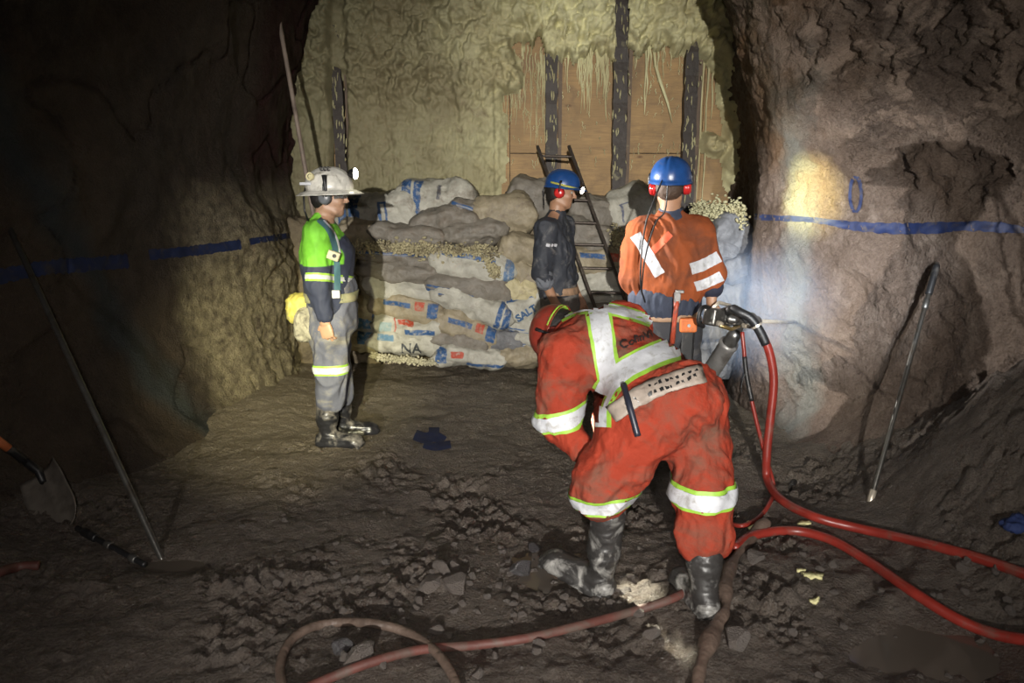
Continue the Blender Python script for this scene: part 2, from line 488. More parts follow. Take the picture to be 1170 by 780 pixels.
# ------------------------------------------------------------------ the setting: wet rock drift and timber bulkhead
def rock_material(name, base, dark, pale, wet=0.55, z_rough=None, maroon=False, tan=False):
    n = NT(name)
    co = n.co((1, 1, 0.7))
    a = n.ramp(n.noise(1.1, 6, 0.6, co, 0.5), 0.36, 0.62)
    col = n.mix(a, dark, base)
    b = n.ramp(n.noise(5.0, 8, 0.7, co, 0.8), 0.5, 0.72)
    col = n.mix(n.math('MULTIPLY', b, 0.55), col, pale)
    sp = n.ramp(n.noise(48, 7, 0.78), 0.40, 0.66)
    col = n.mix(n.math('MULTIPLY', sp, 0.55), n.mix(0.25, col, (0, 0, 0)), n.mix(0.35, col, pale))
    x, y, z = n.xyz()
    if maroon:   # dark maroon rock beside the bulkhead, its shade put into the colour, and a grey seep running down the wall
        m = n.math('MULTIPLY', n.band(y, 6.15, 20, 0.12), n.band(z, 1.72, 9, 0.12))
        col = n.mix(m, col, (0.035, 0.010, 0.008))
        w = n.math('MULTIPLY', n.noise(1.3, 3), 0.9)
        s = n.band(n.math('ADD', n.math('ADD', y, n.math('MULTIPLY', z, 0.55)), w), 5.35, 5.62, 0.09)
        col = n.mix(n.math('MULTIPLY', s, 0.8), col, (0.035, 0.045, 0.05))
    if maroon:   # pale crust of dried rebound low on the wall by the sacks
        pc = n.math('MULTIPLY', n.band(n.math('ADD', y, n.math('MULTIPLY', n.noise(3, 5), .5)), 5.45, 20, .15), n.band(n.math('ADD', z, n.math('MULTIPLY', n.noise(4, 5), .3)), -3, 1.75, .12))
        col = n.mix(n.math('MULTIPLY', pc, n.ramp(n.noise(14, 6, .7), .3, .6)), col, (0.27, 0.23, 0.15))
    if tan:      # grey-blue seep and ochre stains on the right wall
        w = n.math('MULTIPLY', n.noise(1.6, 4), 1.1)
        s = n.band(n.math('ADD', n.math('ADD', y, n.math('MULTIPLY', z, -0.12)), w), 5.30, 5.62, 0.10)
        col = n.mix(n.math('MULTIPLY', s, 0.7), col, (0.17, 0.18, 0.16))
        o = n.ramp(n.noise(0.9, 5, 0.6), 0.45, 0.65)
        o = n.math('MULTIPLY', n.math('MULTIPLY', o, n.band(y, 4.7, 20, 0.3)), n.band(z, 1.7, 9, 0.15))
        col = n.mix(n.math('MULTIPLY', o, 0.85), col, (0.21, 0.115, 0.05))
        g = n.ramp(n.noise(2.6, 6, 0.62, dist=1.0), 0.50, 0.56)
        g = n.math('MULTIPLY', g, n.band(n.math('ADD', z, n.math('MULTIPLY', y, -0.4)), 0.15, 9, 0.3))
        col = n.mix(n.math('MULTIPLY', g, 0.6), col, (0.36, 0.27, 0.21))
    n.set('Base_Color', col)
    n.set('Roughness', n.ramp(n.noise(7, 5), 0.3, 0.75, (wet - .2,) * 3, (wet + .25,) * 3)).set('Specular_IOR_Level', 0.35)
    p = n.bump(n.noise(9, 10, 0.72, None, 0.6), 0.8, 0.06)
    p = n.bump(n.noise(38, 8, 0.75, None, 0.3), 0.9, 0.022, p)
    n.bump(n.vor(70), 0.5, 0.010, p)
    return n.m
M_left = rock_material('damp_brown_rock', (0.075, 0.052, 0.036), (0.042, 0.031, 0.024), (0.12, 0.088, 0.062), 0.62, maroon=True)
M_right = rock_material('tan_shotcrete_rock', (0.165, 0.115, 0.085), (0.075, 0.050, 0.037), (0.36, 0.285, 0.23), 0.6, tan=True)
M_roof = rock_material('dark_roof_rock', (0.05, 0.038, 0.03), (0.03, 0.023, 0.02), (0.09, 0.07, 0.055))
YL = [-1.5, 3.0, 3.8, 4.5, 5.5, 6.6, 7.7]; XL = [-3.15, -2.95, -2.68, -2.45, -2.22, -2.06, -2.12]
YR = [-1.5, 2.0, 3.0, 3.6, 4.2, 4.6, 5.1, 5.6, 6.2, 6.8, 7.7]; XRv = [3.1, 3.1, 2.95, 2.75, 2.42, 2.12, 1.90, 1.80, 1.98, 2.14, 2.16]
def blur_interp(y, ys, xs):
    return sum(np.interp(y + o, ys, xs) for o in (-.3, -.15, 0, .15, .3)) / 5
def wall_grid(ys, zs):
    Y, Z = np.meshgrid(ys, zs, indexing='ij'); return Y.ravel(), Z.ravel()
ys = np.arange(-1.5, 7.65, 0.022); zs = np.arange(-0.25, 4.0, 0.022)
Y, Z = wall_grid(ys, zs)
X = blur_interp(Y, YL, XL)
X = X + 0.22 * np.maximum(Z - 1.9, 0) ** 1.4 + 0.30 * np.exp(-np.maximum(Z, 0) / 0.22) * smooth(7.2, 5.0, Y)
slab = fbm(Y * .9, Z * .9, Z * 0 + 3.1, 3, 21, 0.5)
X = X + 0.10 * slab + 0.035 * fbm(Y * 3, Z * 3, Y * 0, 4, 5, 0.55)
crack = np.abs(perlin(Y * 1.5 + 0.5 * perlin(Y * 3, Z * 3, 0 * Y, 91), Z * 1.5, 0 * Y + 9.5, 92))
X = X - 0.035 * (1 - smooth(0, 0.035, crack))
rough_low = smooth(5.2, 5.9, Y) * smooth(1.7, 1.2, Z)     # crusty rebound at the foot of the wall beside the sacks
X = X + rough_low * (0.030 * fbm(Y * 9, Z * 12, 0 * Y, 4, 31, 0.6) + 0.08)
edge = smooth(6.9, 7.3, Y) * smooth(1.5, 1.8, Z)
X = X + edge * 0.05 * fbm(Y * 10, Z * 7, 0 * Y, 3, 33)
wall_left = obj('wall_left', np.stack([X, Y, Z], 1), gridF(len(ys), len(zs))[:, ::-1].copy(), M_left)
tag(wall_left, kind='structure')
ys = np.arange(-1.5, 7.65, 0.018); zs = np.arange(-0.25, 4.0, 0.018)
Y, Z = wall_grid(ys, zs)
X = blur_interp(Y, YR, XRv)
X = X - 0.24 * np.maximum(Z - 1.75, 0) ** 1.35 * (1 - 0.35 * smooth(6.0, 7, Y)) - (0.42 * smooth(5.2, 4.3, Y) + 0.06) * np.exp(-np.maximum(Z, 0) / 0.25)
X = X + 0.09 * fbm(Y * 1.1, Z * 1.0, Z * 0 + 8.1, 3, 41) + 0.04 * fbm(Y * 4, Z * 4, Z * 0, 4, 45, 0.55)
craggy = smooth(1.45, 2.0, Z + 0.25 * (4.4 - Y)) * smooth(5.3, 4.5, Y)
X = X + craggy * (0.05 * (fbm(Y * 6 + Z * 1.5, Z * 5 - Y * 2, 0 * Y, 5, 47, 0.68, True)) + 0.06 * fbm(Y * 5, Z * 5 + Y, 0 * Y, 5, 57, .7) + 0.05 * worley(Y * 7 + Z * 2, Z * 5, 4))
X = X + 0.022 * fbm(Y * 16, Z * 16, 0 * Y, 3, 49, .7)
wall_right = obj('wall_right', np.stack([X, Y, Z], 1), gridF(len(ys), len(zs)), M_right)
tag(wall_right, kind='structure')
# roof vault
xs = np.arange(-3.6, 3.6, 0.06); y2 = np.arange(-1.5, 7.7, 0.06)
X, Y = [a.ravel() for a in np.meshgrid(xs, y2, indexing='ij')]
Z = 3.95 - 0.05 * X * X + 0.12 * fbm(X * 1.3, Y * 1.3, 0 * X, 4, 61)
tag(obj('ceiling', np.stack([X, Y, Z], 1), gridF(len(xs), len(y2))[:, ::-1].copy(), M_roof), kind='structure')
# floor
FLATS = []
PUDDLES = [(P(630, 640, z=0), 0.26, 0.20), (P(1060, 735, z=0), 0.42, 0.20), (P(200, 640, z=0), 0.30, 0.10)]
def floor_h(X, Y):
    X = np.asarray(X, float); Y = np.asarray(Y, float)
    h = 0.045 * fbm(X * 1.2, Y * 1.2, 0 * X, 3, 71) + 0.016 * fbm(X * 5, Y * 5, 0 * X, 3, 75, 0.55)
    h = h + 0.006 * fbm(X * 22, Y * 22, 0 * X, 3, 78, 0.6)
    near = smooth(5.8, 4.0, Y)
    clod = fbm(X * 11, Y * 11, 0 * X, 3, 80, 0.6, True)
    patch = smooth(-0.05, 0.35, fbm(X * 1.6, Y * 1.6, 0 * X + 4, 2, 83))
    h = h + near * patch * 0.032 * clod + near * 0.006 * clod
    h = h + 0.03 * near * (np.clip(0.55 - worley(X * 9, Y * 9, 6), 0, 1) * patch)
    ruts = perlin(X * 2 + 5, (Y - X * .9) * 7, 0 * X, 87) * smooth(0.9, 1.5, X) * smooth(3.6, 3.0, Y)
    h = h + 0.03 * ruts
    # muck heaped at the foot of both walls
    mx, my = 2.72, 3.40
    mound = np.exp(-(((X - mx) / 0.50) ** 2 + ((Y - my) / 0.62) ** 2) ** 1.3)
    h = h + mound * (0.62 + 0.09 * fbm(X * 7, Y * 7, 0 * X, 4, 90, 0.6))
    h = h + 0.28 * smooth(1.75, 2.4, X) * smooth(5.4, 4.4, Y) + 0.12 * smooth(-2.1, -2.8, X)
    h = h + 0.10 * smooth(-1.35, -2.0, X) * smooth(4.6, 5.4, Y) * smooth(6.6, 6.0, Y)
    for c, a, b in PUDDLES:
        g = np.exp(-(((X - c.x) / a) ** 2 + ((Y - c.y) / b) ** 2))
        h = h * (1 - 0.8 * g) - 0.045 * g
    return h
def FH(x, y): return float(floor_h(np.array([x]), np.array([y]))[0])
def G(px, py, dz=0.0):
    """point on the uneven floor seen at a pixel"""
    d = ray(px, py); ts = np.linspace(1.2, 9.0, 1600)
    x, y, z = d.x * ts, d.y * ts, CAMZ + d.z * ts
    k = np.argmax(z < floor_h(x, y) + dz)
    return Vector((x[k], y[k], z[k]))
xs = np.arange(-3.5, 3.5, 0.0155); ysf = np.arange(0.9, 7.7, 0.0155)
X, Y = [a.ravel() for a in np.meshgrid(xs, ysf, indexing='ij')]
n = NT('wet_muddy_ground')
c1 = n.mix(n.ramp(n.noise(1.7, 6, 0.6), 0.35, 0.65), (0.068, 0.052, 0.043), (0.125, 0.100, 0.082))
c1 = n.mix(n.ramp(n.noise(16, 8, 0.7, dist=0.5), 0.42, 0.68), c1, (0.15, 0.122, 0.10))
c1 = n.mix(n.math('MULTIPLY', n.ramp(n.noise(45, 5, 0.7), 0.55, 0.72), 0.6), c1, (0.22, 0.19, 0.16))
fx, fy, fz = n.xyz()
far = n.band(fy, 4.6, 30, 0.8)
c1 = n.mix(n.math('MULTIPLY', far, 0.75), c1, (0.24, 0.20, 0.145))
n.set('Base_Color', c1).set('Specular_IOR_Level', 0.55)
n.set('Roughness', n.ramp(n.noise(6, 7, 0.7), 0.38, 0.62, (0.22,) * 3, (0.62,) * 3))
pb = n.bump(n.noise(22, 10, 0.78, None, 0.4), 0.9, 0.045)
n.bump(n.vor(75), 0.6, 0.010, pb)
floor = obj('floor', np.stack([X, Y, floor_h(X, Y)], 1), gridF(len(xs), len(ysf)), n.m)
tag(floor, kind='structure')
ysb = np.arange(-1.5, 0.95, 0.05)
X, Y = [a.ravel() for a in np.meshgrid(np.arange(-3.5, 3.5, 0.05), ysb, indexing='ij')]
tag(obj('floor', np.stack([X, Y, floor_h(X, Y) - 0.002], 1), gridF(140, len(ysb)), n.m), kind='structure')
# standing water
n = NT('muddy_water'); n.set('Base_Color', (0.085, 0.07, 0.058)).set('Roughness', 0.07).set('Specular_IOR_Level', 0.6)
n.bump(n.noise(5, 2), 0.12, 0.01); M_water = n.m
for (c, a, b), lab in zip(PUDDLES, ('muddy puddle beside the raised toe of the black boot', 'muddy puddle at the lower right under the red hose', 'dark puddle at the foot of the long bar on the left')):
    V = [(c.x, c.y, -0.030)]; F = []
    for k in range(40):
        q = 2 * math.pi * k / 40; r = 1.0 + 0.12 * math.sin(3 * q + c.x) + .06 * math.sin(7 * q)
        V.append((c.x + math.cos(q) * a * r, c.y + math.sin(q) * b * r, -0.030))
    for k in range(40): F.append((0, k + 1, (k + 1) % 40 + 1))
    tag(obj('puddle', V, F, M_water, loc=(c.x, c.y, -0.030)), lab, 'puddle')
# bulkhead: plywood sheets, dark uprights, sprayed foam
BY = 7.42
def ply(n, col):
    g = n.noise(3.0, 8, 0.6, n.co((1.2, 1, 12)), 1.5)
    col = n.mix(n.ramp(g, 0.35, 0.75), col, (0.23, 0.145, 0.07))
    k = n.vor(2.4, n.co((1.0, 1, 2.2)))
    return n.mix(n.ramp(k, 0.03, 0.10, (1, 1, 1), (0, 0, 0)), col, (0.11, 0.05, 0.022))
M_ply = mat('aged_plywood', (0.37, 0.235, 0.10), 0.7, dirt=(0.17, 0.11, 0.06), dirt_amt=0.45, dscale=2.5, extra=ply, bump=(40, 0.3, 0.004))
# dark backing behind everything so that nothing opens into the void
wb = MB().box((0, BY + 0.10, 1.85), (4.9, 0.08, 4.4)).build('wall_back', M_roof); tag(wb, kind='structure')
seam = [-2.30, -1.10, -0.02, 0.40, 1.12, 1.83, 2.35]
for i, (a, b) in enumerate(zip(seam, seam[1:])):
    for z0, z1 in ((-0.1, 1.40), (1.405, 4.0)) if i % 2 else ((-0.1, 1.95), (1.955, 4.0)):
        s = MB().box(((a + b) / 2, BY + (0.012 if z0 > 0 else 0), (z0 + z1) / 2), (b - a - 0.006, 0.018, z1 - z0 - 0.004)).build('plywood_sheet', M_ply, wb)
M_post = mat('soot_dark_upright', (0.036, 0.026, 0.020), 0.6, dirt=(0.33, 0.30, 0.17), dirt_amt=0.20, dscale=9, bump=(25, 0.6, 0.01))
POSTS = []
for px, top, w, lab in ((388, -40, 0.10, 'dark upright half buried in cream foam above the white-helmeted worker'),
                        (631, 26, 0.11, 'dark foam-spattered upright right behind the top of the ladder'),
                        (709, -40, 0.13, 'tall dark upright between two bare plywood panels, middle of the bulkhead'),
                        (789, 34, 0.12, 'dark upright on the right edge of the plywood, behind the orange-shirted worker')):
    p = P(px, 120, BY - 0.06); zt = min(P(px, top, BY - .06).z, 3.9)
    t = thing('timber_upright', (p.x, p.y, 0), lab, 'post')
    b = MB()
    nseg = 30; V = []
    for i in range(nseg + 1):
        z = zt * i / nseg; j = 0.008 * math.sin(i * 2.3 + px); lean = -0.010 * (z - 1.5)
        for dx, dy in ((-w / 2, -.05), (w / 2, -.05), (w / 2, .055), (-w / 2, .055)):
            V.append((p.x + dx + j * (1 if dx > 0 else -0.5) + lean, p.y + dy + j, z))
    F = [(i * 4 + k, i * 4 + (k + 1) % 4, i * 4 + 4 + (k + 1) % 4, i * 4 + 4 + k) for i in range(nseg) for k in range(4)] + [(3, 2, 1, 0), tuple(nseg * 4 + k for k in range(4))]
    b.add(V, F).build('post', M_post, t)
    # flange that gives the upright its double edge
    MB().box((p.x + w / 2 + 0.02, p.y + 0.03, zt / 2), (0.035, 0.05, zt - 0.02)).build('side_batten', mat('grey_brown_batten', (0.13, 0.09, 0.06), 0.7, dirt=(0.33, 0.30, 0.17), dirt_amt=0.25), t)
    # foam strings stuck on the post
    fb = MB(); rr = random.Random(px)
    for _ in range(int(24 * (zt - 1.2))):
        z = 1.3 + rr.random() * (zt - 1.3); x = p.x + (rr.random() - .5) * w * 1.25; L = 0.02 + rr.random() * 0.07
        fb.tube([(x, p.y - .052, z), (x + .006 * rr.uniform(-1, 1), p.y - .060, z - L * .5), (x + .01 * rr.uniform(-1, 1), p.y - .054, z - L)], [.006, .010 * rr.uniform(.4, 1), .003], 6)
    tag(fb.build('foam_flecks', None, t, flat=False), kind='stuff')
    POSTS.append(t)
# sprayed polyurethane foam
def foamcol(n, col):
    m = n.ramp(n.noise(1.3, 5), 0.40, 0.66)
    col = n.mix(n.math('MULTIPLY', m, .75), col, (0.33, 0.27, 0.14))
    x, y, z = n.xyz()
    t = n.band(n.math('ADD', x, n.math('MULTIPLY', n.noise(2, 4), 1.4)), -9, 0.55, 0.5)   # darker, browner towards the left
    return n.mix(n.math('MULTIPLY', t, 0.72), col, (0.120, 0.100, 0.055))
M_foam = mat('sprayed_cream_foam', (0.66, 0.63, 0.37), 0.75, dirt=(0.16, 0.12, 0.07), dirt_amt=0.25, dscale=5, extra=foamcol, bump=(35, 0.6, 0.01), vary=0.2)
for t in POSTS:
    for c in t.children:
        if c.name.startswith('foam_flecks'): c.data.materials.clear(); c.data.materials.append(M_foam)
dx = 0.0125
xs = np.arange(-2.25, 2.32, dx); zs = np.arange(0.6, 3.85, dx)
X, Z = [a.ravel() for a in np.meshgrid(xs, zs, indexing='ij')]
px_, py_ = pixels(np.stack([X, X * 0 + BY - .1, Z], 1))
w1 = fbm(X * 2.2, Z * 2.2, 0 * X, 4, 101, 0.55); w2 = fbm(X * 9, Z * 1.2, 0 * X, 3, 105)
# distance (in metres, roughly) inside the sprayed area
left = (608 - px_) / 125 - 0.10 + 0.16 * w1
lowleft = (0.9 - Z) * 0 + left
top = (58 - py_) / 118 + 0.16 * w1 + 0.22 * w2 * (px_ > 560)
gap = np.where((px_ > 640) & (px_ < 700), (40 - py_) / 118 + 0.5 * np.maximum(w2, -0.1) + 0.1, -9)
archx = np.interp(py_, [-80, 0, 40, 90, 140, 185, 260, 330], [735, 782, 800, 815, 824, 832, 838, 838]) 
rim = (px_ - archx) / 118 + 0.10 * w1
patchp = 0.16 - np.hypot((px_ - 815) / 110, (py_ - 165) / 90) + 0.1 * w1
bare = np.minimum(np.minimum((px_ - 565) / 118, (640 - px_) / 118), (py_ - 95) / 118)  # plywood showing beside the ladder
m = np.maximum.reduce([left, top, gap, rim, patchp])
m = np.where((bare > 0) & (py_ > 90), np.minimum(m, 0.12 - bare * 1.1 + 0.16 * w1), m)
lump = 1 - np.minimum(worley(X * 5 + w1 * 1.5, Z * 5 + w2 * .8, 3), 1) ** 1.3
lump2 = 1 - np.minimum(worley(X * 12 + w1 * 2, Z * 11, 5), 1) ** 1.5
puffy = smooth(150, 90, py_) + smooth(790, 810, px_)
puffy = np.clip(puffy, 0.12, 1)
dribble = perlin(X * 26, Z * 4, 0 * X, 110)
h = 0.02 + 0.13 * smooth(0, 0.45, m) * (0.75 + 0.5 * w1) + puffy * (0.14 * lump + 0.085 * lump2 + 0.04 * fbm(X * 12, Z * 12, 0 * X, 3, 140, .6, True)) + (1 - puffy) * (0.022 * dribble + 0.030 * fbm(X * 30, Z * 20, 0 * X, 2, 112))
h = h * smooth(-0.02, 0.10, m) + 0.09 * smooth(0.0, 0.2, rim) * smooth(0, 0.2, rim)
groove = smooth(5, 13, np.minimum(np.abs(px_ - 388 - 3 * w1), np.abs(px_ - 709) + 3)); h = 0.01 + (h - 0.01) * (groove + (1 - groove) * smooth(100, 70, py_) * .5)
m = np.where((np.abs(px_ - 388) < 7) & (py_ > 92), -1, m); m = np.where((np.abs(px_ - 709) < 6.5), -1, m)
YF = BY - 0.004 - h
F = gridF(len(xs), len(zs))
keep = (m[F] > -0.01).all(1); F = F[keep]
foam = obj('sprayed_foam', np.stack([X, YF, Z], 1), F, M_foam, loc=(0, BY, 0))
tag(foam, 'lumpy cream sprayed foam crust covering the left, top and right rim of the bulkhead', 'foam', kind='stuff')
# foam runs hanging down over the plywood
rr = random.Random(3); rb = MB()
def run(px, py0, ln, r):
    p = P(px, py0, BY - 0.035); n = 7; pts = []; rs = []
    drift = rr.uniform(-.02, .02)
    for i in range(n):
        t = i / (n - 1)
        pts.append((p.x + drift * t + .006 * math.sin(i * 1.9 + px), p.y + .012 * t, p.z - ln / 118 * t)); rs.append(r * (1 - .55 * t) * (1 + .35 * math.sin(i * 2.1 + px)))
    rs[-1] = r * .3; rb.tube(pts, rs, 7)
for _ in range(80): 
    px = rr.choice((rr.uniform(655, 700), rr.uniform(640, 700), rr.uniform(718, 780), rr.uniform(662, 700))); run(px, rr.uniform(25, 48), rr.uniform(20, 90) * (1 if px < 702 else 0.5), rr.uniform(.004, .011))
for _ in range(150): run(rr.uniform(575, 785), rr.uniform(60, 185), rr.uniform(3, 12), rr.uniform(.0025, .006))
for _ in range(46): run(rr.uniform(560, 625), rr.uniform(50, 90), rr.uniform(20, 90), rr.uniform(.003, .008))
for px, ln in ((739, 75), (741, 60), (752, 40), (806, 210), (811, 190), (803, 120), (816, 80)): run(px, 50, ln, .011)
# one long slanting run with a frayed end
a = [P(x, y, BY - .04) for x, y in ((746, 45), (749, 75), (755, 95), (763, 118), (768, 140))]
rb.tube(a, [.016, .014, .017, .012, .004], 7)
rb.build('foam_runs', M_foam, foam, flat=False)
ln = MB()
for x, y, r in ((722, 32, .030), (733, 24, .036), (748, 30, .030), (758, 22, .036)):
    p = P(x, y, BY - .12); ln.lathe((p.x, p.y, p.z + .09), (p.x, p.y, p.z - .12), [(0, .01), (.1, r * .8), (.5, r), (.85, r * 1.1), (.96, r * .8), (1, r * .2)], 12)
ln.build('foam_drops', M_foam, foam, flat=False)
p = P(642, 17, BY - .16)
o = MB().lathe(p, p + Vector((0, -0.06, 0)), [(0, .028), (1, .028), (1, .020), (.1, .020)], 14).build('pipe_stub', M_post, loc=p)
tag(o, 'short round pipe stub poking out of the foam above the left upright', 'pipe')
# stuck-on crust below, between wall and sacks
# ------------------------------------------------------------------ woven salt sacks stacked against the bulkhead
SACK_BLUE = (0.03, 0.085, 0.21); SACK_RED = (0.38, 0.06, 0.03)
BASES = {'w': (0.40, 0.385, 0.325), 'g': (0.19, 0.17, 0.14), 't': (0.29, 0.245, 0.165), 'b': (0.15, 0.15, 0.155), 'y': (0.48, 0.42, 0.25)}
def sack_material(base, bands, dirt_amt):
    """bands: (along0, along1, up0, up1, colour) printed on the sack, in fractions of its half length and height"""
    def extra(n, col):
        x, y, z = n.xyz()
        wob = n.math('MULTIPLY', n.math('SUBTRACT', n.noise(9, 2), 0.5), 0.05)
        xx = n.math('ADD', x, wob); zz = n.math('ADD', z, n.math('MULTIPLY', wob, .4))
        for a0, a1, b0, b1, c in bands:
            m = n.math('MULTIPLY', n.band(xx, a0, a1, .004), n.band(zz, b0, b1, .004))
            m = n.math('MULTIPLY', m, n.ramp(n.noise(30, 4), 0.25, 0.5))
            col = n.mix(m, col, c)
        return col
    wv = ('g' in base) and 0.4 or 0.3
    return mat('woven_sack_' + base, BASES[base], 0.55, dirt=(0.14, 0.108, 0.078), dirt_amt=dirt_amt, dscale=5, extra=extra, bump=(17, 0.8, 0.022), spec=0.4)
# columns: pixel centre, pixel width, height, tilt (degrees, clockwise in the picture), distance of the front face, base, print, description
B, R = SACK_BLUE, SACK_RED
top2 = lambda L, H: [(-.95 * L, .7 * L, .35 * H, .62 * H, B), (-.7 * L, .2 * L, .42 * H, .48 * H, (.4, .4, .38))]
endb = lambda L, H: [(.60 * L, .72 * L, -.9 * H, .9 * H, B), (.76 * L, .90 * L, -.9 * H, .9 * H, B)]
lefb = lambda L, H: [(-.62 * L, -.36 * L, -.8 * H, .9 * H, B), (-.88 * L, -.68 * L, -.8 * H, .9 * H, B), (.05 * L, .12 * L, -.5 * H, .6 * H, B), (.2 * L, .25 * L, -.5 * H, .6 * H, B), (.05 * L, .25 * L, .52 * H, .6 * H, B)]
logo = lambda L, H: [(-.55 * L, .15 * L, .2 * H, .55 * H, B), (.25 * L, .5 * L, .1 * H, .7 * H, R), (.58 * L, .86 * L, -.3 * H, .7 * H, B)]
redl = lambda L, H: [(-.35 * L, -.32 * L, -.6 * H, .9 * H, R), (-.28 * L, .15 * L, .3 * H, .7 * H, R), (-.1 * L, .7 * L, -.35 * H, .05 * H, B), (-.75 * L, -.42 * L, -.3 * H, .5 * H, (.25, .33, .33))]
botl = lambda L, H: [(-.95 * L, .1 * L, -.55 * H, -.30 * H, B), (-.95 * L, -.2 * L, -.2 * H, -.08 * H, B)]
sal = lambda L, H: [(-.8 * L, .3 * L, .55 * H, .85 * H, B)]
blk = lambda L, H: [(-.9 * L, -.62 * L, -.6 * H, .7 * H, B), (-.5 * L, -.2 * L, .0 * H, .6 * H, R), (-.1 * L, .9 * L, -.7 * H, -.4 * H, B)]
no = lambda L, H: []
